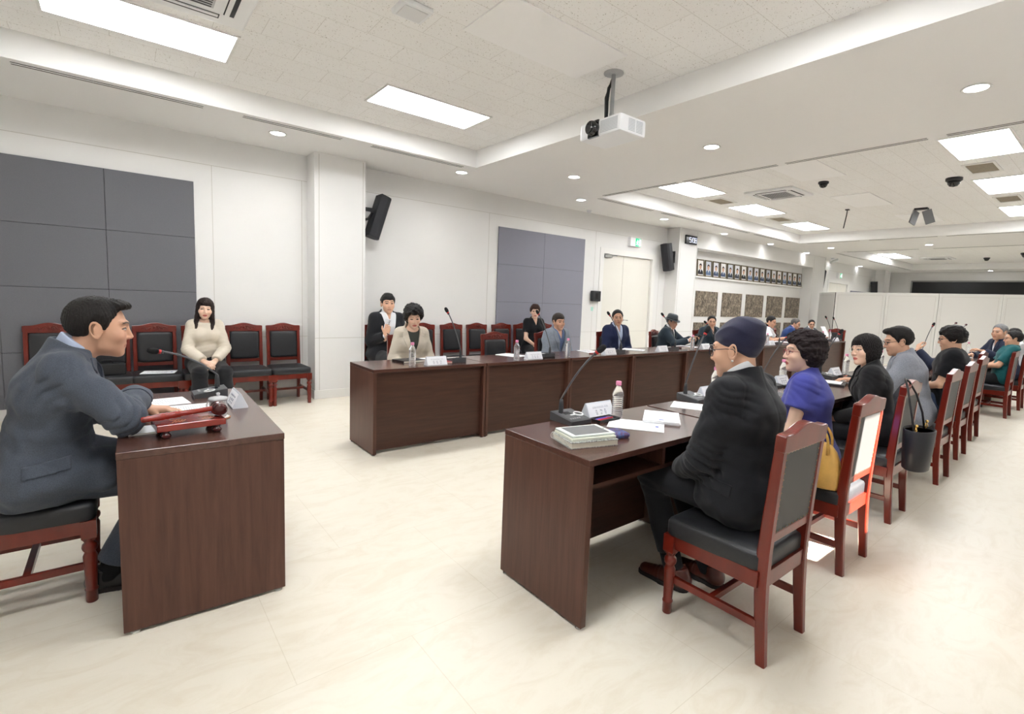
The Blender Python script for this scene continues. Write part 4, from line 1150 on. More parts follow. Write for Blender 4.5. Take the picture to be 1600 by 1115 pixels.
MB().box(PX-.012, PX+.012, 5.832, 5.86, 0, 1.97).build('trim_3', mat('gap_dark', (70, 68, 64), .8), kind='structure')
# ------------------------------------------------------------------ furniture
def wood_mat(name, c1, c2, rough, axis, coat=0., sc=1.):
    m = mat(name, c2, rough, spec=.45, coat=coat)
    N, L, p = nodes_of(m)
    tc = N.new('ShaderNodeTexCoord'); mp = N.new('ShaderNodeMapping')
    s = [26*sc, 26*sc, 26*sc]; s[axis] = 1.6*sc; mp.inputs['Scale'].default_value = s
    L.new(tc.outputs['Object'], mp.inputs['Vector'])
    n = N.new('ShaderNodeTexNoise'); n.inputs['Scale'].default_value = 1.6; n.inputs['Detail'].default_value = 7; n.inputs['Roughness'].default_value = .62; n.inputs['Distortion'].default_value = .35
    L.new(mp.outputs['Vector'], n.inputs['Vector'])
    cr = N.new('ShaderNodeValToRGB'); e = cr.color_ramp.elements; e[0].position = .3; e[0].color = lin(*c1); e[1].position = .72; e[1].color = lin(*c2)
    L.new(n.outputs['Fac'], cr.inputs['Fac']); L.new(cr.outputs['Color'], p.inputs['Base Color'])
    return m
M_deskv = wood_mat('walnut_board_upright', (75, 47, 38), (96, 63, 51), .38, 2)
M_deskx = wood_mat('walnut_board', (60, 38, 29), (78, 50, 39), .38, 0)
M_desktop = wood_mat('walnut_top', (72, 45, 38), (90, 59, 50), .24, 0, coat=.35)
M_cherry = mat('cherry_lacquer', (106, 29, 16), .28, noise=.22, nscale=14, stretch=(1, 1, .25), coat=.28)
M_leather = mat('black_leather', (40, 41, 44), .42, noise=.08, nscale=60, bump=.18, bscale=420)
M_brass = mat('brass_nail', (150, 130, 96), .35, metal=.9)
def make_desk(x0, x1, y0, y1, label, side, group, mx=None):
    """desk between x0..x1, y0..y1; side = -1 when the modesty board faces -y; the sitter is on the other side"""
    w, d = x1-x0, y1-y0
    r = empty('meeting_desk', (x0, y0, 0), 0, label, 'desk', group)
    g = .004
    MB().box(g, w-g, 0, d, DH-.028, DH, bev=.003).build('desktop', M_desktop, r)
    for a, c in ((g, .034), (w-.034, w-g)): 
        MB().box(a, c, .002, d-.002, .012, DH-.028, bev=.002).build('side_panel', M_deskv, r)
    yb = (.05, .072) if side < 0 else (d-.072, d-.05)
    MB().box(.034, w-.034, yb[0], yb[1], .035, DH-.028).build('modesty_panel', M_deskx, r)
    ys = (.072, d-.035) if side < 0 else (.035, d-.072)
    MB().box(.034, w-.034, ys[0], ys[1], .615, .635).build('shelf', M_deskx, r)
    MB().box(w/2-.011, w/2+.011, ys[0], ys[1], .635, DH-.028).build('divider', M_deskv, r)
    for xx in (.02, w-.02):
        for yy in (.03, d-.03):
            MB().lathe([(0, 0), (.016, 0), (.016, .006), (.006, .008), (.006, .016)], 10, TR(xx, yy, 0)).build('leveling_foot', M_chrome, r)
    return r
LXB = [1.648, 2.817, 3.985, 5.125, 6.33, 7.52, 8.66, 9.86, 11.1, 12.44]
LN = ['nearest desk of the far row, with the beige blazer woman behind it', 'second desk of the far row, in front of the empty chair', 'third desk of the far row, in front of the grey blazer man', 'fourth desk of the far row, in front of the navy suit man', 'fifth desk of the far row, in front of the man in the hat', 'sixth desk of the far row, in front of the man in dark jacket', 'seventh desk of the far row, seen behind the navy beanie', 'eighth desk of the far row, in front of the white polo man', 'ninth and farthest desk of the far row, with two microphones at its end']
for i in range(9): make_desk(LXB[i], LXB[i+1], 4.10, 4.675, 'dark walnut '+LN[i], -1, 'walnut desks of the row along the portrait wall')
RXB = [1.489, 2.628]+[2.642+1.17*k for k in range(1, 9)]
RN = ['nearest desk of the near row, with tablet and notebooks on it', 'second desk of the near row, in front of the blue blouse woman', 'third desk of the near row, in front of the black jacket woman', 'fourth desk of the near row, in front of the grey blazer man', 'fifth desk of the near row, in front of the black T-shirt man', 'sixth desk of the near row, in front of the watch wearing man', 'seventh desk of the near row, before the teal polo man', 'eighth desk of the near row, before the grey haired man', 'ninth and farthest desk of the near row']
for i in range(9):
    a = RXB[i] if i != 1 else 2.642
    make_desk(a if i != 0 else RXB[0], RXB[i+1], 1.394, 1.991, 'dark walnut '+RN[i], 1, 'walnut desks of the row before the right hand sitters')
# the chairman's desk stands across, its end panel towards the camera
CD = empty('meeting_desk', (-.035, 2.466, 0), -.025, 'dark walnut desk of the man in grey suit, end panel facing the camera', 'desk')
w, d = .602, 1.258
MB().box(0, w, 0, d, DH-.028, DH, bev=.003).build('desktop', wood_mat('walnut_top_across', (74, 47, 39), (92, 61, 51), .24, 1, coat=.35), CD)
for y in (0.002, d-.032): MB().box(.002, w-.002, y, y+.03, .014, DH-.028, bev=.002).build('side_panel', M_deskv, CD)
MB().box(w-.075, w-.05, .032, d-.032, .04, DH-.028).build('modesty_panel', M_deskv, CD)
MB().box(.04, w-.075, .032, d-.032, .615, .635).build('shelf', M_deskv, CD)
for xx in (.04, w-.03):
    for yy in (.02, d-.02): MB().lathe([(0, 0), (.017, 0), (.017, .006), (.007, .008), (.007, .018)], 10, TR(xx, yy, 0)).build('leveling_foot', mat('clear_foot', (214, 214, 208), .3), CD)

# ---- chairs
def make_chair():
    """origin on the floor, sitter looks towards +y"""
    r = empty('dining_chair')
    for sx in (-1, 1):
        # turned front leg
        b = MB(); x = sx*.198; T = TR(x, .205, 0)
        b.lathe([(0, 0), (.019, 0), (.021, .004), (.0215, .052), (.024, .056), (.024, .062), (.0205, .066), (.0235, .16), (.0255, .215), (.020, .228), (.018, .232), (.026, .244), (.0285, .256), (.026, .268), (.018, .276), (.020, .284), (.026, .300), (.026, .305)], 18, T)
        b.loft([[(x+a*k, .205+c*k, z) for a, c in ((-1, -1), (1, -1), (1, 1), (-1, 1))] for z, k in ((.286, .017), (.302, .0265), (.380, .0265))], smooth=False)
        b.build('leg', M_cherry, r)
        # rear leg running up into the back post
        b = MB(); rings = []
        for z, y, hw, hd in ((0, -.232, .016, .019), (.20, -.214, .0175, .022), (.34, -.205, .019, .025), (.46, -.206, .019, .025), (.60, -.213, .0185, .023), (.78, -.224, .018, .021), (.948, -.236, .018, .018)):
            xx = sx*.178; e = .004
            rings.append([(xx+p*hw, y+q*hd, z) for p, q in ((-1, -.75), (-.75, -1), (.75, -1), (1, -.75), (1, .75), (.75, 1), (-.75, 1), (-1, .75))])
        b.loft(rings, smooth=False); b.build('leg', M_cherry, r)
        b = MB().box(sx*.188-.010, sx*.188+.010, -.205, .205, .150, .182, bev=.003); b.build('stretcher', M_cherry, r)
        b = MB().box(sx*.196-.012, sx*.196+.012, -.20, .195, .318, .385, bev=.002); b.build('apron', M_cherry, r)
    MB().box(-.185, .185, -.012, .014, .152, .180, bev=.003).build('stretcher', M_cherry, r)
    MB().box(-.185, .185, .200, .222, .318, .385, bev=.002).build('apron', M_cherry, r)
    MB().box(-.165, .165, -.222, -.198, .318, .385, bev=.002).build('apron', M_cherry, r)
    # seat cushion, slightly domed
    b = MB(); rings = []
    for z, k in ((.380, .985), (.388, 1.), (.438, 1.), (.450, .975), (.457, .90), (.461, .6)):
        ring = []
        for i in range(32):
            a = 2*PI*i/32; ca, sa = math.cos(a), math.sin(a); e = .16
            ux = math.copysign(abs(ca)**e, ca); uy = math.copysign(abs(sa)**e, sa)
            hw = .222-.018*(1-uy)/2
            ring.append((ux*hw*k, .012+uy*.222*k, z))
        rings.append(ring)
    b.loft(rings); b.build('seat', M_leather, r, smooth_angle=50)
    # back: leaning frame, in a tilted local system
    BT = TR(0, -.209, .50, rx=.060)
    b = MB(); n = 20; top = []
    for i in range(n+1):
        x = -.199+.398*i/n; u = abs(x)/.199
        top.append((x, .452+.030*(1+math.cos(PI*min(1, u/.78)))/2-(.004 if u > .97 else 0)))
    poly = [(-.199, .385)]+[(-.16, .378), (.16, .378)]+[(.199, .385)]+top[::-1]
    b.prism(poly, -.022, .020, 'y', BT)
    rail = b.build('top_rail', M_cherry, r)
    mod = rail.modifiers.new('bevel', 'BEVEL'); mod.width = .005; mod.segments = 2; mod.limit_method = 'ANGLE'
    c = MB()
    for sx in (-1, 1):
        c.tube([(sx*x, .022, z) for x, z in ((.012, .432), (.030, .446), (.048, .436), (.058, .420), (.074, .424), (.088, .436), (.104, .428), (.112, .416))], [.004, .006, .006, .005, .0055, .005, .0045, .003], 6, BT)
        c.tube([(sx*x, .022, z) for x, z in ((.018, .412), (.036, .406), (.050, .408))], [.003, .005, .003], 6, BT)
        c.ball((sx*.075, .021, .412), (.009, .004, .006), 8, BT); c.ball((sx*.032, .021, .426), (.009, .005, .007), 8, BT)
    c.ball((0, .021, .430), (.014, .007, .016), 10, BT)
    c.build('carving', M_cherry, rail)
    MB().box(-.168, .168, -.016, .014, .004, .044, BT, bev=.004).build('back_rail', M_cherry, r)
    b = MB(); rings = []
    for y, k in ((-.006, .97), (.012, 1.), (.028, .985), (.036, .93), (.040, .8)):
        ring = []
        for i in range(28):
            a = 2*PI*i/28; ca, sa = math.cos(a), math.sin(a); e = .22
            ring.append((math.copysign(abs(ca)**e, ca)*.158*(1-(1-k)), y, .212+math.copysign(abs(sa)**e, sa)*.168*(1-(1-k)*.9)))
        rings.append(ring)
    b.loft(rings, BT); b.build('back_cushion', M_leather, r, smooth_angle=60)
    b = MB().box(-.160, .160, -.0145, -.006, .040, .385, BT); b.mi = 1
    for i in range(13):
        z = .052+.322*i/12
        for sx in (-1, 1): b.ball((sx*.152, -.0155, z), (.003, .0022, .003), 6, BT)
    for i in range(11):
        for z in (.376, .050): b.ball((-.140+.28*i/10, -.0155, z), (.003, .0022, .003), 6, BT)
    b.build('back_lining', [mat('back_lining_vinyl', (62, 62, 62), .5, bump=.1, bscale=300), M_brass], r)
    return r
CH0 = make_chair(); first = [True]
def chair(x, y, face, label, group):
    o = CH0 if first[0] else copy_tree(CH0)
    first[0] = False
    o.location = (x, y, 0); o.rotation_euler = (0, 0, math.radians(face)-PI/2)
    tag(o, label, 'chair', group); return o
G1, G2, G3 = 'cherry chairs of the near row', 'cherry chairs of the far row', 'cherry chairs along the wall'
# near row (sitters look to +y): rear feet at y
for x, y, a, l in ((2.123, 1.055, 90, 'cherry chair carrying the man in the navy beanie'), (3.155, 1.125, 90, 'sunlit cherry chair with the mustard handbag, under the blue blouse woman'),
                   (4.18, 1.185, 91, 'cherry chair with the black bucket bag hung on its back'), (5.465, 1.185, 90, 'cherry chair under the man in the grey blazer of the near row'),
                   (6.57, 1.255, 90, 'cherry chair under the man in the black T-shirt'), (7.705, 1.335, 90, 'cherry chair behind the T-shirt man, under the man with the watch'),
                   (8.80, 1.50, 90, 'empty cherry chair pushed in between watch wearer and teal polo man'), (9.87, 1.31, 90, 'cherry chair under the man in the teal polo shirt'), (10.93, 1.29, 90, 'cherry chair under the grey haired man in navy'),
                   (12.3, 1.33, 90, 'farthest cherry chair of the near row at the right picture edge')): chair(x, y, a, l, G1)
# empty chairs of the far row (the sitters' chairs follow with the people)
for x, y, a, l in ((3.70, 5.02, -93, 'empty cherry chair at the second desk of the far row'),): chair(x, y, a, l, G2)
chair(13.75, 4.85, 175, 'empty cherry chair at the far end of the far row before the partition', G2)
# along the wall
for x, y, l in ((-.56, 6.745, 'empty cherry chair at the left edge, behind the back of the man in grey'), (-.13, 6.745, 'cherry chair by the wall hidden behind the head of the man in grey suit'), (.285, 6.745, 'cherry chair by the dark panel with papers on its seat'),
                (.725, 6.745, 'cherry chair by the wall under the woman in the cream blouse'), (1.165, 6.745, 'empty cherry chair by the wall, second from the first column'), (1.605, 6.745, 'empty cherry chair right beside the first white column'),
                (2.86, 6.78, 'cherry chair by the wall under the man holding the white phone'), (3.60, 6.78, 'empty cherry chair by the wall just right of the beige blazer woman'), (4.10, 6.78, 'empty cherry chair by the wall behind the tall thin microphone'),
                (4.585, 6.78, 'empty cherry chair by the wall at the left edge of the lilac panel'), (5.09, 6.78, 'empty cherry chair by the lilac panel, left of the woman in black'), (5.56, 6.78, 'cherry chair by the lilac panel under the woman in black'), (6.05, 6.78, 'cherry chair by the lilac panel, right of the woman in black')): chair(x, y, -90, l, G3)
chair(-.345, 3.045, 0, 'cherry chair carrying the man in the grey suit', 'chair of the man in grey suit')

# ------------------------------------------------------------------ things on the desks
M_mic = mat('mic_grey', (72, 73, 76), .45); M_mict = mat('mic_grey_top', (84, 85, 88), .5); M_foam = mat('mic_foam', (26, 26, 28), .95, bump=.8, bscale=260)
M_neck = mat('mic_neck', (96, 97, 100), .38, metal=.5); M_red = mat('mic_red', (200, 50, 48), .4)
def microphone(x, y, face, head, label, back=False):
    """face = direction the panel slopes down to (towards the speaker); head = world position of the windscreen"""
    r = empty('gooseneck_microphone', (x, y, DH), math.radians(face)+PI/2, label, 'microphone', 'gooseneck microphones on the desks')
    # local: the speaker is towards -y; the wedge is high at +y
    b = MB().loft([[(-.075, -.085, z0), (.075, -.085, z0), (.078, .085, z1), (-.078, .085, z1)] for z0, z1 in ((.0, .0), (.018, .040), (.022, .048))], smooth=False)
    base = b.build('base', M_mic, r)
    sl = math.atan2(.026, .17); T = TR(0, 0, .0352, rx=sl)
    MB().box(-.066, .066, -.074, .074, -.001, .0012, T).build('top_plate', M_mict, base)
    k = MB()
    for i in range(5): k.box(-.055+.016*i, -.044+.016*i, -.058, -.046, .001, .004, T, bev=.001)
    k.build('buttons', mat('mic_button', (150, 150, 152), .4), base)
    MB().box(-.030, .015, .012, .045, .001, .0022, T).build('display', mat('mic_display', (34, 38, 44), .1), base)
    k = MB().tube([(.050+.026*math.cos(a), -.005+.026*math.sin(a), .004) for a in np.linspace(0, 2*PI, 25)[:-1]], .0042, 6, T, closed=True)
    k.box(-.010, .026, -.011, -.002, .001, .005, T, bev=.001)
    k.build('badge_ring', M_white, base)
    H = Matrix.Rotation(-(math.radians(face)+PI/2), 4, 'Z') @ (Vector(head)-Vector((x, y, DH)))
    p0 = Vector((-.035, .045, .045)); p1 = p0+Vector((0, 0, .075)); d = H-p1; L_ = d.length
    path = [p0, p1]+[p1+Vector((0, 0, 1))*(L_*.30*t*(1-t)*1.3)+d*t for t in (.06, .14, .24, .36, .5, .66, .82, .95)]
    dirv = (path[-1]-path[-2]).normalized()
    MB().lathe([(0, 0), (.016, 0), (.014, .02), (.0125, .06), (.009, .085), (0, .085)], 14, TR(*p0) @ TR(0, 0, -.012)).build('neck_socket', mat('mic_socket', (52, 53, 56), .45), r)
    MB().tube(path+[H-dirv*.02], .0055, 8).build('neck', M_neck, r)
    Q = dirv.to_track_quat('Z', 'Y').to_matrix().to_4x4()
    M = Matrix.Translation(H) @ Q
    hd = MB().lathe([(0, -.040), (.0095, -.038), (.011, -.014), (.0, -.014)], 14, M).build('capsule', M_mic, r)
    MB().lathe([(.0112, -.026), (.0122, -.025), (.0122, -.015), (.0112, -.014)], 14, M, cap=False).build('light_ring', M_red, hd)
    MB().lathe([(.010, -.014), (.0165, -.006), (.0178, .012), (.0150, .030), (.008, .039), (0, .041)], 16, M).build('windscreen', M_foam, hd)
M_acr = mat('acrylic_holder', (226, 230, 238), .08, spec=.5); M_card = mat('name_card', (244, 245, 250), .6); M_ink = mat('print_ink', (128, 130, 150), .7)
GLY = random.Random(5)
def name_plate(x, y, face, label, big=1.):
    """tent shaped acrylic holder; front looks to face"""
    r = empty('name_plate', (x, y, DH), math.radians(face)+PI/2, label, 'name plate', 'acrylic name plates on the desks')
    w = .105*big
    MB().prism([(-.036, 0), (.036, 0), (.0385, .003), (.003, .082), (-.003, .082), (-.0385, .003)], -w, w, 'x').build('holder', M_acr, r)
    an = math.atan2(.0355, .079)
    for sg in (-1, 1):
        T = Matrix.Rotation(0 if sg < 0 else PI, 4, 'Z') @ TR(0, -.0385, .003, rx=-an)
        c = MB().box(-w+.004, w-.004, -.0016, -.0002, .004, .080, T).build('card', M_card, r)
        g = MB()
        def st(x0, z0, x1, z1, t=.0008): g.tube([(x0, -.0022, z0), (x1, -.0022, z1)], t, 4, T)
        for i in range(16):           # small line of syllable blocks
            cx = -.062+.0078*i+(.006 if i > 11 else 0); k = GLY.randint(0, 3)
            st(cx, .060, cx+.0045, .060, .0006); st(cx+.002, .053, cx+.002, .058, .0006)
            if k: st(cx, .052, cx+.0045, .052, .0006)
        for i in range(3):            # three large syllables of a name, strokes only
            cx = -.036+.036*i; k = GLY.randint(0, 2)
            st(cx-.007, .040, cx+.004, .040); st(cx-.001, .040, cx-.008, .030); st(cx-.001, .040, cx+.004, .031)
            if k == 0: st(cx+.008, .042, cx+.008, .026); st(cx+.008, .035, cx+.011, .035)
            elif k == 1: st(cx-.009, .027, cx+.009, .027); st(cx, .027, cx, .022)
            else: st(cx+.007, .042, cx+.007, .026)
            for a in range(6): st(cx+.0055*math.cos(a*PI/3), .0175+.0045*math.sin(a*PI/3), cx+.0055*math.cos((a+1)*PI/3), .0175+.0045*math.sin((a+1)*PI/3))
        g.build('lettering', M_ink, c)
M_pet = mat('clear_bottle', (250, 252, 255), .04, trans=1., ior=1.33); M_cap = mat('pink_cap', (240, 150, 190), .4)
M_water = mat('water', (255, 255, 255), .0, trans=1., ior=1.2)
def make_bottle():
    r = empty('water_bottle')
    prof = [(0, .006), (.018, .001), (.028, .002), (.0305, .008)]
    z = .012
    while z < .118: prof += [(.0310, z), (.0316, z+.004), (.0300, z+.0075), (.0292, z+.009)]; z += .0115
    prof += [(.0300, .124), (.0318, .132), (.0318, .142), (.0295, .152), (.0235, .168), (.0165, .182), (.0135, .189), (.0135, .200), (0, .200)]
    MB().lathe(prof, 20).build('bottle_body', mat('bottle_shell', (250, 252, 254), .05, trans=.90, ior=1.18), r, smooth_angle=40)
    cp = MB().lathe([(0, .192), (.0155, .192), (.0158, .194), (.0158, .213), (.0145, .216), (0, .216)], 24)
    cp.build('cap', M_cap, r)
    g = MB()
    for i in range(10): g.lathe([(.0305, .013+.0115*i), (.0312, .0155+.0115*i), (.0305, .018+.0115*i)], 20, cap=False)
    return r
BT0 = make_bottle(); bfirst = [True]
def bottle(x, y, label):
    o = BT0 if bfirst[0] else copy_tree(BT0); bfirst[0] = False
    o.location = (x, y, DH); tag(o, label, 'bottle', 'pink capped water bottles on the desks')
M_paper = mat('white_paper', (246, 247, 250), .7); M_type = mat('toner', (168, 170, 178), .8); M_blue = mat('logo_blue', (96, 110, 190), .7)
def papers(x, y, rz, label, w=.21, h=.297, t=.004, z=DH, lines=True, group='sheets of paper on the desks'):
    r = empty('paper_stack' if t > .003 else 'paper_sheet', (x, y, z), rz, label, 'paper', group)
    s_ = MB().box(-w/2, w/2, -h/2, h/2, .0002, t, bev=0)
    if t > .006: s_.box(-w/2+.004, w/2+.003, -h/2-.003, h/2-.004, t*.35, t*.6, TR(rz=.02))
    s_.build('sheets', M_paper, r)
    if lines:
        g = MB()
        for i in range(int((h-.09)/.0105)):
            yy = h/2-.035-.0105*i; l = w*(.52+.09*((i*5) % 3)) if i % 7 else w*.26
            g.box(-w*.36, -w*.36+l, yy-.0009, yy+.0009, t, t+.0004)
        g.build('print', M_type, r)
        MB().box(-.012, .014, -h/2+.03, -h/2+.046, t, t+.0004).build('emblem', M_blue, r)
    return r
def pen_tray(x, y, rz, label, pens=(('red', (212, 50, 66)), ('blue', (90, 84, 190)))):
    r = empty('pen_tray', (x, y, DH), rz, label, 'tray', 'black pen trays on the desks')
    b = MB(); b.box(-.085, .085, -.04, .04, 0, .005)
    for q in ((-.085, .085, -.04, -.034), (-.085, .085, .034, .04), (-.085, -.079, -.034, .034), (.079, .085, -.034, .034)): b.box(q[0], q[1], q[2], q[3], .004, .016)
    b.build('tray', mat('tray_black', (26, 26, 28), .4), r)
    return r
def pen(x, y, z, rz, col, cname, label):
    r = empty('pen', (x, y, z), rz, label, 'pen', 'pens in the trays')
    MB().lathe([(0, -.07), (.003, -.066), (.0052, -.055), (.0052, .06), (.004, .066), (0, .066)], 10, TR(ry=PI/2)).build('barrel', mat('pen_'+cname, col, .35), r)
    MB().box(.02, .06, -.001, .001, .005, .008).build('clip', M_chrome, r)
# far row: (mic, head, plate, bottle)
far = [((2.585, 4.33), (2.52, 4.40, 1.265), 2.29, (2.065, 4.22), 'woman in the beige blazer'), ((3.755, 4.30), (3.70, 4.39, 1.262), 3.49, (3.238, 4.165), 'empty chair of the far row'),
       ((4.985, 4.29), (4.92, 4.40, 1.262), 4.72, (4.034, 4.215), 'man in the navy suit'), ((6.19, 4.30), (6.08, 4.40, 1.262), 5.815, (6.613, 4.22), 'man in the grey hat'),
       ((7.32, 4.30), (7.26, 4.42, 1.15), 6.90, (7.95, 4.22), 'man in the dark jacket'), ((9.39, 4.25), (9.33, 4.40, 1.10), 9.05, (8.94, 4.20), 'gap beside the white polo man')]
for m, hd, px, bt, who in far:
    microphone(m[0], m[1], 90, hd, 'grey gooseneck microphone on the far row before the '+who)
    name_plate(px, 4.185, -90, 'white acrylic name plate on the far row before the '+who)
    bottle(bt[0], bt[1], 'pink capped water bottle on the far row '+('beside the microphone at the empty chair' if 'empty' in who else 'near the '+who if 'navy' not in who else 'before the man in the grey blue blazer'))
microphone(11.95, 4.28, 90, (11.86, 4.34, 1.27), 'grey gooseneck microphone near the far end of the far row, left of the last one'); microphone(12.30, 4.25, 90, (12.18, 4.30, 1.255), 'grey gooseneck microphone at the very end of the far row')
name_plate(12.05, 4.17, -90, 'small white name plate at the very end of the far row'); bottle(11.62, 4.28, 'pink capped water bottle near the end of the far row'); bottle(12.40, 4.42, 'pink capped water bottle at the very end of the far row')
papers(2.44, 4.50, .1, 'white papers before the woman in the beige blazer', t=.006); papers(3.46, 4.55, .3, 'white paper before the empty chair of the far row'); papers(4.72, 4.52, -.2, 'white paper between grey blue blazer man and navy suit man')
papers(5.55, 4.47, .5, 'pile of white sheets on the far row right of the navy suit man', t=.008); papers(6.93, 4.52, .15, 'white paper before the man in the grey hat'); papers(8.5, 4.50, .1, 'white paper before the man in the dark jacket'); papers(10.2, 4.48, .2, 'white paper before the white polo man'); papers(11.45, 4.5, .1, 'white paper before the man in the blue jacket')
def notebook(x, y, rz, col, cname, label, w=.16, h=.22, t=.014, z=DH, name='notebook'):
    r = empty(name, (x, y, z), rz, label, 'notebook', 'notebooks and folders on the desks')
    b = MB(); b.box(-w/2, w/2, -h/2, h/2, 0, .002); b.box(-w/2, w/2, -h/2, h/2, t-.002, t, bev=.0006); b.box(-w/2, -w/2+.003, -h/2, h/2, 0, t)
    b.build('cover', mat('cover_'+cname, col, .45), r)
    MB().box(-w/2+.003, w/2-.003, -h/2+.003, h/2-.003, .002, t-.002).build('pages', mat('page_edge', (236, 232, 218), .8), r)
    return r
notebook(2.17, 4.50, .15, (24, 24, 26), 'black', 'black folder on the nearest far row desk, left of the papers', .26, .20, .02)
notebook(2.50, 4.30, .05, (176, 62, 74), 'crimson', 'dark red booklet behind the name plate of the beige blazer woman', .16, .10, .012)
notebook(6.62, 4.42, .1, (70, 22, 26), 'maroon', 'maroon folder on the far row left of the hat man', .26, .16, .02)
notebook(4.62, 4.30, .1, (120, 40, 44), 'wine', 'wine red booklet behind the name plate of the navy suit man', .18, .10, .012)
pen_tray(3.72, 4.22, .02, 'black pen tray on the far row before the empty chair')
# near row
microphone(1.90, 1.935, -90, (1.99, 1.83, 1.165), 'large grey gooseneck microphone on the nearest desk with the tablet')
microphone(3.085, 1.93, -90, (3.14, 1.90, 1.25), 'grey gooseneck microphone before the man in the navy beanie, on the second desk')
microphone(4.26, 1.95, -90, (4.33, 1.86, 1.20), 'grey gooseneck microphone whose head hides in the blue blouse woman curls')
microphone(5.42, 1.93, -90, (5.50, 1.87, 1.215), 'grey gooseneck microphone before the woman in the black jacket')
microphone(6.60, 1.92, -90, (6.60, 1.72, 1.06), 'grey gooseneck microphone bent low before the grey blazer man of the near row')
microphone(7.75, 1.92, -90, (7.88, 1.84, 1.10), 'grey gooseneck microphone beside the near row grey blazer man')
microphone(9.0, 1.92, -90, (9.12, 1.90, 1.28), 'grey gooseneck microphone standing left of the black T-shirt man')
microphone(10.2, 1.92, -90, (10.9, 1.97, 1.30), 'grey gooseneck microphone right of the T-shirt man, left one of two'); microphone(11.1, 1.92, -90, (11.75, 1.98, 1.27), 'grey gooseneck microphone right of the T-shirt man, right one of two')
for x, who, bx in ((2.135, 'man in the navy beanie', (2.185, 1.85)), (3.31, 'woman in the blue blouse', (3.40, 1.955)), (4.48, 'woman in the black jacket', (4.555, 1.975)), (5.70, 'near row man in the grey blazer', (5.93, 1.93)), (6.88, 'man in the black T-shirt', (7.05, 1.93))):
    name_plate(x, 1.955, -90, 'white acrylic name plate before the '+who)
    bottle(bx[0]+(.0 if x > 2.5 else .0), bx[1], 'pink capped water bottle before the '+who)
bottle(11.4, 1.85, 'pink capped water bottle left of the grey haired man in navy')
pen_tray(2.085, 1.852, .03, 'black pen tray behind the large microphone on the nearest desk'); pen(2.08, 1.845, DH+.0105, .05, (212, 50, 66), 'red', 'red pen in the tray on the nearest desk'); pen(2.085, 1.862, DH+.0105, .03, (90, 84, 190), 'blue', 'blue pen in the tray on the nearest desk')
pen_tray(3.22, 1.86, .03, 'black pen tray on the second desk before the beanie man'); pen(3.22, 1.86, DH+.0105, .05, (222, 70, 96), 'rose', 'rose red pen in the tray on the second desk')
pen_tray(4.42, 1.83, .0, 'black pen tray before the woman in the blue blouse'); pen(4.42, 1.825, DH+.0105, .05, (96, 90, 200), 'violet', 'violet pen in the tray before the blue blouse woman')
pen_tray(5.66, 1.84, .0, 'black pen tray before the woman in the black jacket'); pen(5.66, 1.84, DH+.0105, .05, (226, 120, 80), 'orange', 'orange pen in the tray before the black jacket woman')
papers(2.155, 1.685, .62, 'loose white sheet nearest to the camera on the nearest desk', .21, .297, .0025); papers(2.40, 1.70, -.95, 'thick stack of white paper on the nearest desk', .20, .27, .018)
papers(2.90, 1.80, .5, 'white sheet at the left end of the second desk', .21, .29, .0025)
papers(4.0, 1.56, .7, 'white sheet behind the arm of the blue blouse woman', .21, .29, .0025); notebook(3.85, 1.73, .2, (58, 58, 62), 'graphite', 'graphite notebook before the blue blouse woman', .2, .15, .014)
notebook(5.0, 1.74, .25, (40, 40, 44), 'charcoal', 'charcoal folder with a white sheet before the black jacket woman', .3, .24, .016); papers(5.0, 1.75, .25, 'white sheet on the charcoal folder', .2, .2, .002, DH+.016, False)
papers(5.9, 1.62, .5, 'white sheets by the hand of the near row grey blazer man', .3, .21, .004); papers(10.6, 1.75, .2, 'white papers before the grey haired man', .25, .2, .004)
notebook(6.3, 1.80, .2, (30, 30, 32), 'ink', 'small black notebook beyond the near row grey blazer man', .14, .1, .012)
# spiral notebook, white tablet and patterned pouch on the nearest desk
TZ = -.28
T_ = empty('spiral_notebook', (1.685, 1.615, DH), TZ, 'thick spiral notebook with black patterned cover under the tablet', 'notebook')
MB().box(-.125, .125, -.10, .10, .0, .003).box(-.125, .125, -.10, .10, .026, .029).build('cover', mat('pattern_cover', (52, 54, 56), .5, noise=.8, nscale=120, dark=(210, 212, 206)), T_)
MB().box(-.120, .122, -.096, .098, .003, .026).build('pages', mat('cream_pages', (240, 236, 220), .8), T_)
b = MB()
for i in range(15): 
    yy = -.092+.184*i/14
    b.tube([(-.125+.010*math.cos(a), yy, .0145+.015*math.sin(a)) for a in np.linspace(0, 2*PI, 13)[:-1]], .0012, 5, closed=True)
b.build('spiral', mat('spiral_white', (222, 224, 220), .4), T_)
T_ = empty('diary', (1.69, 1.62, DH+.0295), TZ+.03, 'cream diary lying between the spiral notebook and the tablet', 'notebook')
MB().box(-.118, .118, -.088, .088, .0, .012, bev=.003).build('cover', mat('cream_cover', (226, 228, 214), .5), T_); MB().box(-.113, .1185, -.084, .0885, .002, .010).build('pages', MATS['cream_pages'], T_)
T_ = empty('tablet', (1.695, 1.625, DH+.042), TZ+.05, 'white framed tablet lying on top of the notebooks', 'tablet')
MB().box(-.118, .118, -.082, .082, .0, .010, bev=.004).build('case', mat('tablet_case', (226, 234, 228), .35), T_)
MB().box(-.095, .095, -.068, .068, .0095, .0107).build('screen', mat('tablet_screen', (122, 124, 126), .12), T_)
MB().box(.100, .108, -.006, .006, .0098, .0108).build('button', M_black, T_)
T_ = empty('pouch', (1.865, 1.60, DH), TZ+.1, 'blue patterned pouch beside the tablet', 'pouch')
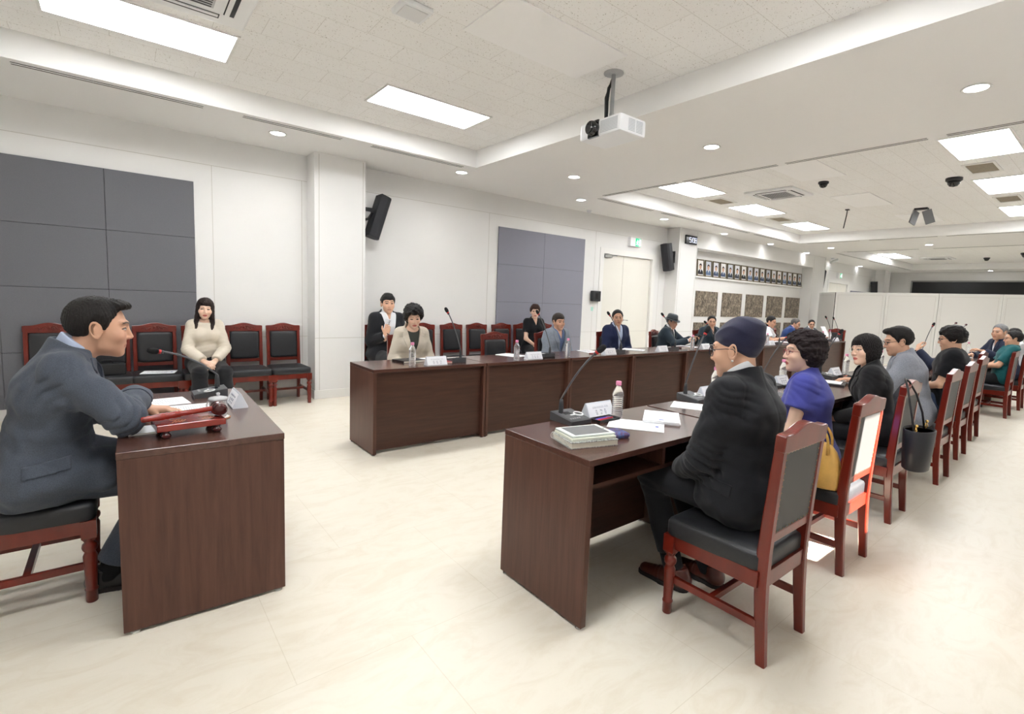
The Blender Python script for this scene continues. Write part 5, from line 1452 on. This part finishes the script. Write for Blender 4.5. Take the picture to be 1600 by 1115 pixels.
MB().loft([[(a*.075*k, c*.055*k, z) for a, c in ((-1, -.8), (-.8, -1), (.8, -1), (1, -.8), (1, .8), (.8, 1), (-.8, 1), (-1, .8))] for z, k in ((.001, .9), (.008, 1), (.020, .97), (.028, .8))]).build('fabric', mat('pouch_print', (70, 110, 170), .8, noise=.9, nscale=70, dark=(96, 40, 52)), T_)
MB().box(-.06, .06, -.002, .002, .0275, .031).build('zip', M_chrome, T_)
# ---- the chairman's desk
CR = -.025
microphone(.40, 3.53, 180, (.145, 3.52, 1.042), 'grey gooseneck microphone leaning towards the man in grey suit')
name_plate(.490, 3.18, 0, 'white acrylic name plate on the desk of the man in grey suit')
def sheet(x, y, rz, label): return papers(x, y, rz, label, .21, .297, .004)
papers(.13, 3.42, -PI/2+.12, 'white agenda sheet with columns of print beside the microphone', .21, .297, .003); papers(.27, 3.17, -PI/2, 'white agenda sheets under the dark notebook and beside the glass cup', .21, .29, .006)
notebook(.20, 3.02, .1, (72, 52, 46), 'brown', 'small dark brown notebook by the flat hand of the man in grey suit', .13, .10, .010, DH+.0065)
notebook(.055, 2.79, .04, (226, 228, 234), 'pale', 'pale booklet at the desk edge behind the gavel block', .10, .14, .008)
# sounding block and gavel
M_gv = mat('gavel_lacquer', (142, 38, 28), .22, noise=.15, nscale=20, coat=.6); M_gd = mat('gavel_dark', (72, 20, 20), .2, coat=.6)
r = empty('sounding_block', (.222, 2.675, DH), .10, 'red lacquered sounding block on four bun feet carrying the gavel', 'gavel block')
MB().box(-.128, .128, -.078, .078, .034, .062, bev=.003).build('board', M_gv, r)
for sx in (-1, 1):
    for sy in (-1, 1): MB().lathe([(0, 0), (.014, 0), (.019, .006), (.021, .014), (.017, .021), (.012, .024), (.016, .029), (.018, .036)], 18, TR(sx*.095, sy*.055, 0)).build('leg', M_gd, r)
g = MB()
for cx in (-.05, .06):
    for i in range(4): g.tube([(cx+.012*i-.02*abs(t_), -.012+.03*t_, .0625) for t_ in (-1, -.5, 0, .5, 1)], .0012, 4)
g.build('carved_marks', mat('gold_mark', (196, 150, 110), .5), r)
r = empty('gavel', (.222, 2.675, DH+.0625), .10, 'red wooden gavel lying on the sounding block', 'gavel')
T = TR(-.06, -.006, .026, ry=PI/2-.06, rz=.03)
MB().lathe([(0, -.115), (.010, -.113), (.0135, -.104), (.0125, -.094), (.0145, -.088), (.0125, -.078), (.0155, -.055), (.0165, -.035), (.0135, -.028), (.0165, -.02), (.0135, -.012), (.0155, .0), (.0165, .012), (.014, .018), (.016, .024), (.0125, .03), (.011, .10), (.012, .15), (.012, .168), (0, .168)], 18, T).build('handle', M_gv, r)
MB().lathe([(0, -.047), (.018, -.046), (.026, -.040), (.029, -.028), (.027, -.020), (.031, -.012), (.033, 0), (.031, .012), (.027, .020), (.029, .028), (.026, .040), (.018, .046), (0, .047)], 24, TR(.118, .002, .033, rx=PI/2, rz=.03)).build('head', M_gd, r)
# glass cup with lid on a coaster
r = empty('coaster', (.365, 2.905, DH), 0, 'round wooden coaster with a white doily under the glass cup', 'coaster')
MB().lathe([(0, 0), (.052, 0), (.053, .004), (0, .0045)], 32).build('wood', mat('coaster_wood', (150, 104, 70), .6), r); MB().lathe([(0, .0045), (.047, .0045), (.048, .006), (0, .0065)], 32).build('doily', mat('doily', (244, 243, 240), .8), r)
r = empty('glass_cup', (.365, 2.905, DH+.0067), 0, 'cut glass cup with a lid and purple decoration on the coaster', 'cup')
gm = mat('cut_glass', (250, 250, 252), .06, trans=.6, ior=1.3)
MB().lathe([(0, .0), (.033, .0), (.035, .004), (.040, .086), (.0375, .086), (.033, .010), (0, .010)], 28).build('cup_body', gm, r)
b = MB()
for i in range(20):
    a = 2*PI*i/20; c_, s_ = math.cos(a), math.sin(a)
    for k in (-1, 1): b.tube([(math.cos(a+k*.16*t_)*(.0355+.0042*t_), math.sin(a+k*.16*t_)*(.0355+.0042*t_), .012+.07*t_) for t_ in (0, .35, .7, 1)], .0011, 4)
b.build('cut_pattern', mat('cut_lines', (255, 255, 255), .1, trans=.4), r)
MB().lathe([(0, .087), (.043, .087), (.044, .092), (.040, .098), (.020, .103), (.008, .104), (.007, .110), (.010, .118), (.006, .123), (0, .124)], 28).build('lid', gm, r)
b = MB(); rn = random.Random(2)
for i in range(26):
    a = rn.uniform(0, 2*PI); z = rn.uniform(.018, .046); b.box(-.004, .004, -.001, .001, -.004, .004, TR(.0405*math.cos(a)*.93, .0405*math.sin(a)*.93, z, rz=a+PI/2, ry=rn.uniform(0, 1)))
b.build('decoration', mat('purple_decal', (112, 74, 150), .5), r)
b = MB().tube([(.0385+.0, 0, .07), (.058, 0, .072), (.066, 0, .052), (.060, 0, .03), (.037, 0, .026)], .0042, 8, Matrix.Rotation(2.3, 4, 'Z')); b.build('handle', gm, r)
# papers and a box on the wall chairs
papers(.30, 6.68, 1.35, 'printed brochure lying on the seat of the wall chair by the dark panel', .21, .30, .003, .4625)
r = empty('document_box', (-.13, 6.70, .462), .1, 'black document bag on the wall chair behind the man in grey suit', 'bag'); MB().box(-.15, .15, -.06, .07, 0, .12, bev=.012).build('body', mat('bag_nylon', (22, 22, 24), .5, bump=.2, bscale=300), r); MB().tube([(-.05, 0, .118), (-.04, 0, .15), (.04, 0, .15), (.05, 0, .118)], .006, 6).build('handle', M_black, r)
# mustard handbag on the second chair, blue folder, black bucket bag on the third chair
M_mus = mat('mustard_leather', (214, 168, 88), .42, noise=.06, nscale=30, bump=.12, bscale=260); M_tan = mat('bag_gold', (200, 168, 96), .3, metal=.8)
r = empty('handbag', (2.985, 1.075, .458), PI/2+.10, 'mustard yellow leather handbag standing on the sunlit chair', 'handbag')
rings = []
for z, w, d in ((.0, .128, .060), (.012, .134, .068), (.08, .133, .062), (.15, .121, .052), (.20, .102, .040), (.232, .077, .026), (.246, .043, .012)):
    rings.append([(w*math.copysign(abs(math.cos(a))**.75, math.cos(a)), d*math.copysign(abs(math.sin(a))**.6, math.sin(a)), z) for a in np.linspace(0, 2*PI, 33)[:-1]])
hb = MB().loft(rings).build('bag_body', M_mus, r)
z_ = MB().tube([(x, 0, .249-.135*(abs(x)/.130)**2.3) for x in np.linspace(-.130, .130, 19)], .004, 6); z_.build('zip', M_tan, hb)
for sy in (-1, 1):
    MB().tube([(-.066, sy*.038, .185)]+[(-.066*math.cos(a), sy*.040, .235+.10*math.sin(a)) for a in np.linspace(0, PI, 17)]+[(.066, sy*.038, .185)], .0075, 8).build('handle', M_mus, r)
MB().tube([(.128, 0, .118), (.140, .0, .10), (.143, .0, .07)], .004, 6).ball((.143, 0, .062), .009, 8).build('zip_pull', M_tan, hb)
r = empty('document_folder', (3.12, 1.23, .4625), .2, 'light blue document folder behind the mustard handbag', 'folder')
MB().box(-.10, .14, -.012, .012, 0, .20, TR(rx=-.25), bev=.003).build('cover', mat('folder_blue', (120, 164, 200), .6), r)
r = empty('bucket_bag', (4.015, .84, .415), 0, 'black bucket bag hanging from the back of the third chair', 'handbag')
rings = [[(w*math.cos(a), d*math.sin(a), z) for a in np.linspace(0, 2*PI, 29)[:-1]] for z, w, d in ((0, .098, .062), (.008, .108, .072), (.13, .122, .080), (.265, .134, .086), (.270, .130, .082), (.255, .127, .079))]
bk = MB().loft(rings).build('bag_body', mat('bag_black', (30, 31, 36), .38, bump=.12, bscale=300), r)
MB().loft([[(w*math.cos(a), d*math.sin(a), z) for a in np.linspace(0, 2*PI, 29)[:-1]] for z, w, d in ((.255, .127, .079), (.225, .122, .074))], cap=True).build('lining', mat('bag_lining', (190, 160, 116), .7), bk)
b = MB().tube([(x_, y_, z_) for x_, y_, z_ in ((-.118, .0, .25), (-.112, .02, .34), (-.090, .05, .45), (-.060, .075, .53), (-.02, .10, .572), (.03, .115, .580), (.07, .10, .558), (.095, .06, .48), (.112, .02, .36), (.118, 0, .25))], .0065, 6)
b.build('strap', mat('strap_black', (24, 24, 26), .45), r)
for sx in (-1, 1): MB().tube([(sx*.121, -.004, .25), (sx*.128, -.012, .275), (sx*.122, -.006, .30), (sx*.115, .0, .275)], .0045, 6, closed=True).ball((sx*.122, -.008, .305), .010, 8).build('clasp', mat('gold_clasp', (206, 172, 100), .25, metal=.9), bk)
# ------------------------------------------------------------------ the people in the meeting
def cloth(name, rgb, noise=.08, ns=220, rough=.85, bump=.12, bs=500): return mat(name, rgb, rough, noise=noise, nscale=ns, bump=bump, bscale=bs, sheen=.12, spec=.25)
C_white = cloth('shirt_white', (236, 237, 240), .02); C_ltblue = cloth('shirt_light_blue', (190, 202, 226), .04)
C_grey = cloth('suit_slate', (78, 84, 95), .2, 260); C_black = cloth('suit_black', (33, 34, 38), .12); C_blackj = cloth('jacket_black', (30, 30, 32), .1); C_navy = cloth('suit_navy', (38, 46, 78), .12)
C_beige = cloth('blazer_beige', (206, 196, 180), .05); C_cream = cloth('blouse_cream', (212, 202, 186), .04); C_gblue = cloth('blazer_grey_blue', (134, 142, 154), .16, 120); C_lgrey = cloth('blazer_light_grey', (142, 146, 156), .2, 160)
C_blue = cloth('blouse_cobalt', (70, 74, 152), .06); C_tee = cloth('tee_black', (26, 27, 31), .08); C_teal = cloth('polo_teal', (30, 92, 96), .1); C_dnavy = cloth('shirt_deep_navy', (40, 46, 66), .1)
C_slate = cloth('jacket_dark_teal', (46, 58, 68), .12); C_royal = cloth('jacket_royal', (44, 66, 118), .12); C_mid = cloth('suit_mid_grey', (88, 92, 100), .12); C_olive = cloth('shirt_olive', (74, 76, 70), .06); C_trs = cloth('trousers_black', (32, 33, 36), .1)
C_poloblue = cloth('polo_grey_blue', (96, 112, 146), .12, 150); C_charsh = cloth('shirt_charcoal', (52, 54, 60), .08)
M_shoe = mat('shoe_black', (24, 23, 24), .3, coat=.3); M_brown = mat('shoe_brown', (84, 40, 32), .32, noise=.2, nscale=25, coat=.3)
def seat_for(p, label):
    a = p['root'].rotation_euler[2]+PI/2
    chair(p['pos'][0]+.045*math.cos(a), p['pos'][1]+.045*math.sin(a), math.degrees(a), label, G2)
GG = 'people at the meeting'
BK = (24, 21, 21)
# 1 the man in grey suit at his desk
p = person('man in a slate grey suit leaning on his desk, speaking into the microphone', (-.079, 3.03, 1.208), 0,
    [('shirt', C_ltblue), ('jacket', C_grey, dict(pocket=1, v=-.22, fold=.0085, skl=.20)), ('trousers', C_grey, dict(r2=.05)), ('shoes', M_shoe, dict(socks=1, sockh=.16))],
    dict(style='swept', quiff=1), lean=12, neckf=.055, bulk=.96, hq='near', skin='tan', hairc=(30, 27, 26), hd=(0, 6, 0), seat=.452,
    arms={'R': (V3(.03, .333, .885), V3(.2145, .052, -.106), V3(-.78, -.58, -.02), V3(0, .1, 1.), .4), 'L': (V3(-.08, .37, .797), V3(-.8, -.1, -.8), V3(.32, .94, -.05), V3(0, .05, 1), .22)},
    legs={'R': (V3(.10, .41, .50), V3(.10, .21, .085)), 'L': (V3(-.12, .41, .50), V3(-.12, .27, .085))})
CHM = p
# 2 woman by the wall
person('long haired woman in a cream blouse sitting on a wall chair', (.725, 6.60, 1.154), -88, [('top', C_cream, dict(sleeve=1.93, neck='crew', puff=1.12, f=.013, hem=.52, name='blouse')), ('trousers', C_trs, dict(r2=.075, f=.022)), ('shoes', M_shoe)],
    dict(style='long'), bulk=.9, lean=4, hq='mid', fem=True, skin='f', hairc=(40, 28, 25), hd=(-7, 4, -4), arms={'base': 'lap', 'R': (V3(.055, .27, .60), V3(.9, -.5, -.6), V3(-.5, .8, -.3), V3(.3, .3, 1), .5), 'L': (V3(-.055, .27, .60), V3(-.9, -.5, -.6), V3(.5, .8, -.3), V3(-.3, .3, 1), .5)})
# 3 man with the phone
PH = person('man in a black jacket by the wall holding up a white phone', (2.86, 6.62, 1.2695), -92, [('shirt', C_white), ('jacket', C_black, dict(v=-.36, slope=.24)), ('trousers', C_trs), ('shoes', M_shoe)],
    dict(style='fringe', curly=1), lean=3, hq='mid', hairc=BK, hd=(-9, 2, 0), arms={'base': 'lap', 'R': (V3(.10, .25, .84), V3(.25, -.2, -1), V3(-.15, .25, 1), V3(.3, .9, -.25), .55)})
# 4 beige blazer
p = person('woman in a beige blazer with wavy black hair looking down at her desk', (2.462, 5.02, 1.164), -98, [('top', C_olive, dict(neck='crew', sleeve=1.5, f=.006, name='knit_top')), ('jacket', C_beige, dict(v=-.30, slope=.2)), ('trousers', C_trs), ('shoes', M_shoe)],
    dict(style='perm', amp=.008, thick=.038), bulk=.93, lean=9, hq='mid', fem=True, skin='fw', hairc=BK, hd=(-9, 17, 3))
seat_for(p, 'cherry chair behind the woman in the beige blazer')
# 5 woman in black by lilac panel
person('short haired woman in a black short sleeved shirt by the lilac panel', (5.547, 6.66, 1.193), -104, [('top', C_tee, dict(sleeve=.62, neck='collar', hem=.47)), ('trousers', C_trs), ('shoes', M_shoe)],
    dict(style='crop'), lean=3, hq='far', fem=True, skin='f', hairc=(58, 38, 32), hd=(-22, 2, 0), arms={'base': 'lap', 'R': (V3(.03, .26, .60), V3(.9, -.5, -.6), V3(-.6, .8, -.1), V3(.1, .2, 1), .5)})
# 6..12 the far row
p = person('man in a grey blue blazer over a polo shirt on the far row', (4.608, 5.02, 1.118), -92, [('top', C_poloblue, dict(sleeve=.6, neck='collar', f=.006, name='polo_shirt')), ('jacket', C_gblue, dict(v=-.30, slope=.24)), ('trousers', C_trs), ('shoes', M_shoe)],
    dict(style='fringe'), lean=6, hq='mid', skin='tan', hairc=(52, 44, 40), hd=(-7, 3, 2), bulk=1.05)
seat_for(p, 'cherry chair under the man in the grey blue blazer')
p = person('man in a navy suit and glasses with a light blue shirt on the far row', (5.847, 5.05, 1.176), -104, [('shirt', C_ltblue), ('jacket', C_navy, dict(v=-.30, slope=.2)), ('trousers', C_trs), ('shoes', M_shoe)],
    dict(style='short'), lean=4, hq='mid', skin='tan', hairc=BK, hd=(-26, 0, 3), glasses=((190, 180, 160), .0013, 'round'))
seat_for(p, 'cherry chair under the man in the navy suit with glasses')
HT = person('man in a grey fedora hat and dark suit looking at his phone', (7.148, 4.98, 1.124), -72, [('shirt', C_white), ('jacket', C_slate, dict(v=-.30, slope=.2)), ('trousers', C_trs), ('shoes', M_shoe)],
    dict(style='short'), lean=9, hq='far', skin='tan', hairc=(60, 56, 54), hd=(-12, 12, 0), hat='fedora', glasses=((70, 60, 56), .0014, 'rect'),
    arms={'base': 'desk', 'R': (V3(.06, .42, .84), V3(.8, -.2, -.9), V3(-.2, .9, .25), V3(.8, .2, .5), .7), 'L': (V3(-.06, .44, .86), V3(-.8, -.2, -.9), V3(.15, .8, .5), V3(-.3, -.6, .8), .6)})
seat_for(HT, 'cherry chair under the man in the grey hat')
p = person('man in a dark teal jacket before the marbled panels, left of the navy beanie', (8.491, 5.05, 1.121), -110, [('top', C_charsh, dict(neck='collar', sleeve=.6, f=.006)), ('jacket', C_slate, dict(v=-.22, slope=.2)), ('trousers', C_trs), ('shoes', M_shoe)],
    dict(style='short'), lean=6, hq='far', skin='tan', hairc=BK, hd=(-32, 4, 0), bulk=1.08)
seat_for(p, 'cherry chair under the man in the dark jacket before the marbled panels')
p = person('man in a white polo shirt leaning over the far row, seen right of the beanie', (10.597, 4.93, 1.132), -72, [('top', C_white, dict(sleeve=.75, neck='collar', f=.016)), ('trousers', C_trs), ('shoes', M_shoe)],
    dict(style='short'), lean=13, hq='far', skin='tan', hairc=BK, hd=(-18, 14, 0), arms='desk', bulk=1.08)
seat_for(p, 'cherry chair under the man in the white polo shirt')
p = person('man in a royal blue jacket and glasses bending over the far row desk', (11.66, 4.88, 1.093), -62, [('shirt', cloth('shirt_pink', (216, 176, 188))), ('jacket', C_royal), ('trousers', C_trs), ('shoes', M_shoe)],
    dict(style='short'), lean=20, hq='far', skin='tan', hairc=(92, 88, 86), hd=(-20, 16, 0), arms='desk', glasses=((60, 56, 54), .0016, 'rect'))
seat_for(p, 'cherry chair under the man in the blue jacket bending forward')
RD = person('man in grey suit and glasses reading a white sheet at the far row end', (12.83, 5.0, 1.069), -110, [('shirt', C_white), ('jacket', C_mid), ('trousers', C_trs), ('shoes', M_shoe)],
    dict(style='short'), lean=6, hq='far', skin='tan', hairc=BK, hd=(-36, 6, 0), arms='desk', glasses=((40, 38, 38), .0016, 'rect'))
seat_for(RD, 'cherry chair under the man reading a white sheet')
# 13 navy beanie
BN = person('man in a navy beanie and black suit sitting on the nearest chair', (2.232, 1.19, 1.222), 92, [('shirt', C_white), ('jacket', C_black, dict(pocket=1, fold=.0075, skl=.08)), ('trousers', C_black, dict(r2=.052, short=.10)), ('shoes', M_brown, dict(socks=1, sockh=.2))],
    dict(style='beanie'), cb=0.87, lean=7, hq='near', skin='m', hairc=(60, 52, 48), hd=(9, 9, 0), glasses=((44, 48, 66), .0020, 'round'), bulk=.98,
    arms={'R': (V3(.10, .30, .605), V3(.8, -.5, -.6), V3(-.75, .6, -.15), V3(.1, .2, 1), .6), 'L': (V3(-.085, .30, .60), V3(-.8, -.5, -.6), V3(.75, .65, -.15), V3(-.1, .2, 1), .6)},
    legs={'R': (V3(.10, .44, .53), V3(.09, .20, .085)), 'L': (V3(-.11, .45, .54), V3(-.085, .29, .085))})
# 14 blue blouse
person('woman in a cobalt blue blouse with red glasses on the sunlit chair', (3.129, 1.25, 1.168), 104, [('top', C_blue, dict(sleeve=.46, neck='collar', flare=1.12, hem=.47, name='blouse')), ('trousers', C_blue, dict(r2=.08, f=.02, name='skirt')), ('shoes', M_shoe)],
    dict(style='perm', amp=.0065), cb=0.94, lean=6, hq='near', fem=True, skin='f', hairc=(34, 24, 26), hd=(26, 0, 0), glasses=((150, 40, 60), .0016, 'rect'))
# 15 black jacket
person('woman in a black jacket with bobbed hair and thin glasses on the third chair', (4.363, 1.30, 1.134), 112, [('top', C_tee, dict(neck='crew', sleeve=1.4, f=.006)), ('jacket', C_blackj, dict(v=-.3)), ('trousers', C_trs), ('shoes', M_shoe)],
    dict(style='bob', thick=.022), cb=1, lean=10, hq='near', fem=True, skin='f', hairc=(24, 20, 20), hd=(34, 1, 6), glasses=((190, 160, 120), .0011, 'round'))
# 16 grey blazer
person('man in a light grey blazer and black glasses looking down, on the fourth chair', (5.389, 1.36, 1.173), 108, [('top', C_charsh, dict(neck='collar', sleeve=1.4, f=.006)), ('jacket', C_lgrey, dict(v=-.28)), ('trousers', C_mid), ('shoes', M_shoe)],
    dict(style='short', thick=.018, quiff=1), cb=1, lean=12, hq='mid', skin='m', hairc=BK, hd=(14, 13, 0), glasses=((24, 24, 26), .0019, 'rect'), arms={'base': 'lap', 'L': (V3(-.16, .44, .81), V3(-.8, -.3, -.8), V3(.2, .95, 0), V3(0, 0, 1), .35)})
# 17 black tee
person('man in a black T-shirt with curly hair on the fifth chair', (6.62, 1.213, 1.183), 101, [('top', C_tee, dict(sleeve=.72, neck='crew', f=.018, flare=1.15)), ('trousers', cloth('jeans', (60, 74, 100), .15)), ('shoes', M_shoe)],
    dict(style='crop', thick=.026, amp=.006), cb=1.07, lean=0, hq='mid', skin='m', hairc=BK, hd=(7, 8, 0), glasses=((28, 28, 30), .0018, 'rect'), bulk=1.12, arms={'base': 'lap', 'L': (V3(-.03, .25, .66), V3(-.9, -.5, -.6), V3(.8, .5, 0), V3(0, .3, 1), .5), 'R': (V3(.05, .22, .66), V3(.9, -.5, -.6), V3(-.8, .5, 0), V3(0, .3, 1), .5)})
# 18 hidden man with watch
WM = person('man in navy jacket with a wristwatch, hand at chin, behind the T-shirt man', (7.80, 1.44, 1.10), 106, [('jacket', C_dnavy, dict(v=-.2)), ('trousers', C_trs), ('shoes', M_shoe)],
    dict(style='short'), cb=1.15, lean=11, hq='mid', skin='m', hairc=BK, hd=(8, 12, 0), arms={'base': 'desk', 'L': (V3(-.10, .44, .98), V3(-.5, .2, -1), V3(.4, -.15, 1), V3(-.6, .9, .1), .7)})
# 19 teal polo, 20 grey hair, 21/22 at the edge
person('man in a teal polo shirt leaning back with folded arms at the right picture edge', (9.98, 1.138, 1.121), 106, [('top', C_teal, dict(sleeve=.78, neck='collar', f=.016)), ('trousers', C_trs), ('shoes', mat('sneaker_grey', (150, 152, 158), .6))],
    dict(style='short', thick=.016), cb=1.125, lean=-9, hq='mid', skin='tan', hairc=BK, hd=(4, 2, 0), glasses=((60, 56, 54), .0015, 'rect'), bulk=1.06, arms={'L': (V3(-.02, .26, .70), V3(-.9, -.4, -.5), V3(.9, .3, 0), V3(0, .3, 1), .5), 'R': (V3(.06, .24, .69), V3(.9, -.4, -.5), V3(-.9, .4, 0), V3(0, .3, 1), .5)})
person('grey haired man in a navy jacket seated beyond the teal polo man', (10.801, 1.40, 1.19), 135, [('top', C_white, dict(neck='collar', sleeve=1.6, f=.006)), ('jacket', C_dnavy, dict(v=-.14)), ('trousers', C_trs), ('shoes', M_shoe)],
    dict(style='short'), lean=12, hq='mid', skin='tan', hairc=(128, 128, 130), hd=(17, 2, 0), arms={'base': 'desk', 'L': (V3(-.10, .42, .88), V3(-.8, -.3, -.8), V3(.3, .8, .3), V3(-.2, -.2, 1), .6)})
person('black haired man in a white shirt mostly hidden by the grey haired man', (12.45, 1.42, 1.12), 110, [('top', C_white, dict(sleeve=.75, neck='collar', f=.016)), ('trousers', C_trs), ('shoes', M_shoe)],
    dict(style='short', thick=.018), lean=8, hq='far', skin='m', hairc=BK, hd=(10, 4, 0), arms='desk')

# ---- things held or worn on the wrist
def held(name, P, k, loc, M, label, cat):
    """matrix of the wrist frame of hand k: x across to the thumb, y along the fingers, z out of the back of the hand"""
    Sh, E, W, fd, bn, curl, sg, th = P['A'][k]; s = P['s']
    fd = nrm(fd); bn = nrm(bn-fd*(bn@fd)); T = np.cross(fd, bn)*(-sg)
    F = Matrix(((T[0], fd[0], bn[0], W[0]), (T[1], fd[1], bn[1], W[1]), (T[2], fd[2], bn[2], W[2]), (0, 0, 0, 1)))
    o = empty(name, (0, 0, 0), 0, label, cat); o.matrix_world = P['RW'] @ F @ Matrix.Translation(loc) @ M
    return o
def phone(P, k, loc, M, rgb, label):
    o = held('mobile_phone', P, k, loc, M, label, 'phone')
    MB().box(-.037, .037, -.078, .078, -.004, .004, bev=.003).build('phone_body', mat('phone_%d' % rgb[0], rgb, .25), o)
    MB().box(-.034, .034, -.074, .074, .0038, .0046).build('phone_screen', mat('phone_glass', (20, 22, 26), .08), o)
    b = MB()
    for i in range(3): b.lathe([(0, -.0052), (.007, -.0052), (.007, -.004)], 12, TR(.018, .056-.022*i, 0))
    for i in range(2): b.lathe([(0, -.0052), (.004, -.0052), (.004, -.004)], 10, TR(.002, .050-.02*i, 0))
    b.build('camera_lenses', M_dblack, o)
phone(PH, 'R', (.012, .150, -.030), TR(ry=PI), (236, 236, 240), 'white phone held up by the man in the black jacket')
phone(HT, 'L', (.0, .10, -.035), TR(rx=.2), (40, 42, 46), 'dark phone in the hands of the man with the hat')
o = held('wristwatch', WM, 'L', (0, -.028, 0), TR(), 'wristwatch with pale strap on the chin resting hand', 'watch')
MB().tube([(.0285*math.cos(a), 0, .0265*math.sin(a)) for a in np.linspace(0, 2*PI, 25)[:-1]], .009, 8, closed=True).build('strap', mat('watch_strap', (206, 192, 176), .6), o)
MB().box(-.018, .018, -.020, .020, .024, .036, bev=.006).build('watch_case', mat('watch_dark', (26, 26, 30), .15), o)
r = empty('paper_sheet', tuple(RD['RW'] @ Vector((-.02, .44, .93))), math.radians(-95)-PI/2, 'white sheet held up by the reading man at the end of the far row', 'paper')
MB().box(-.105, .105, -.001, .001, -.13, .13, TR(rx=.5)).build('sheet', M_paper, r)
# pearl earring of the beanie man
e = MB().ball((-.081, -.006, -.040), .0055, 10, BN['HM']).build('earring', mat('pearl', (236, 232, 226), .2), BN['root'])
# ------------------------------------------------------------------ light and camera
def lamp(kind, name, loc, energy, **k):
    d = bpy.data.lights.new(name, kind); d.energy = energy
    for a, v in k.items(): setattr(d, a, v)
    o = bpy.data.objects.new(name, d); o.location = loc; link(o); return o
sun = lamp('SUN', 'sun', (3, -5, 6), 42., angle=.009, color=(1., .93, .84))
sun.rotation_euler = Vector((-.2, .9, -.9)).to_track_quat('-Z', 'Y').to_euler()
w = bpy.data.worlds.new('sky'); SC.world = w; w.use_nodes = True
w.node_tree.nodes['Background'].inputs[0].default_value = (.75, .87, 1, 1); w.node_tree.nodes['Background'].inputs[1].default_value = 1.
# soft beam of each downlight
for i, (x, y, l) in enumerate(DLP[:12]):
    o = lamp('SPOT', 'downlight_beam', (x, y, ZS-.02), 4 if i in (7, 8, 11) else 13, spot_size=2.6, spot_blend=1., shadow_soft_size=.07, color=(1, .97, .93))
cam = bpy.data.cameras.new('camera'); co = link(bpy.data.objects.new('camera', cam)); SC.camera = co
cam.sensor_width = 36; cam.lens = 779.6/1600*36; cam.clip_start = .05; cam.clip_end = 100
cam.shift_x = (800-830.94)/1600; cam.shift_y = (544.69-557.5)/1600
Rw = [[0.7726047526019827, -0.6335458230916126, 0.041250288483837945], [-0.03254699142785806, -0.10441046241027979, -0.9940015838459546], [0.634052513287207, 0.7666277749876027, -0.10128802995287087]]
Mx = Matrix(((Rw[0][0], -Rw[1][0], -Rw[2][0], 0), (Rw[0][1], -Rw[1][1], -Rw[2][1], 0), (Rw[0][2], -Rw[1][2], -Rw[2][2], 1.43), (0, 0, 0, 1)))
co.matrix_world = Mx
vs = SC.view_settings; vs.view_transform = 'Standard'; vs.look = 'None'; vs.gamma = 1; vs.exposure = 1.16; vs.use_curve_mapping = False
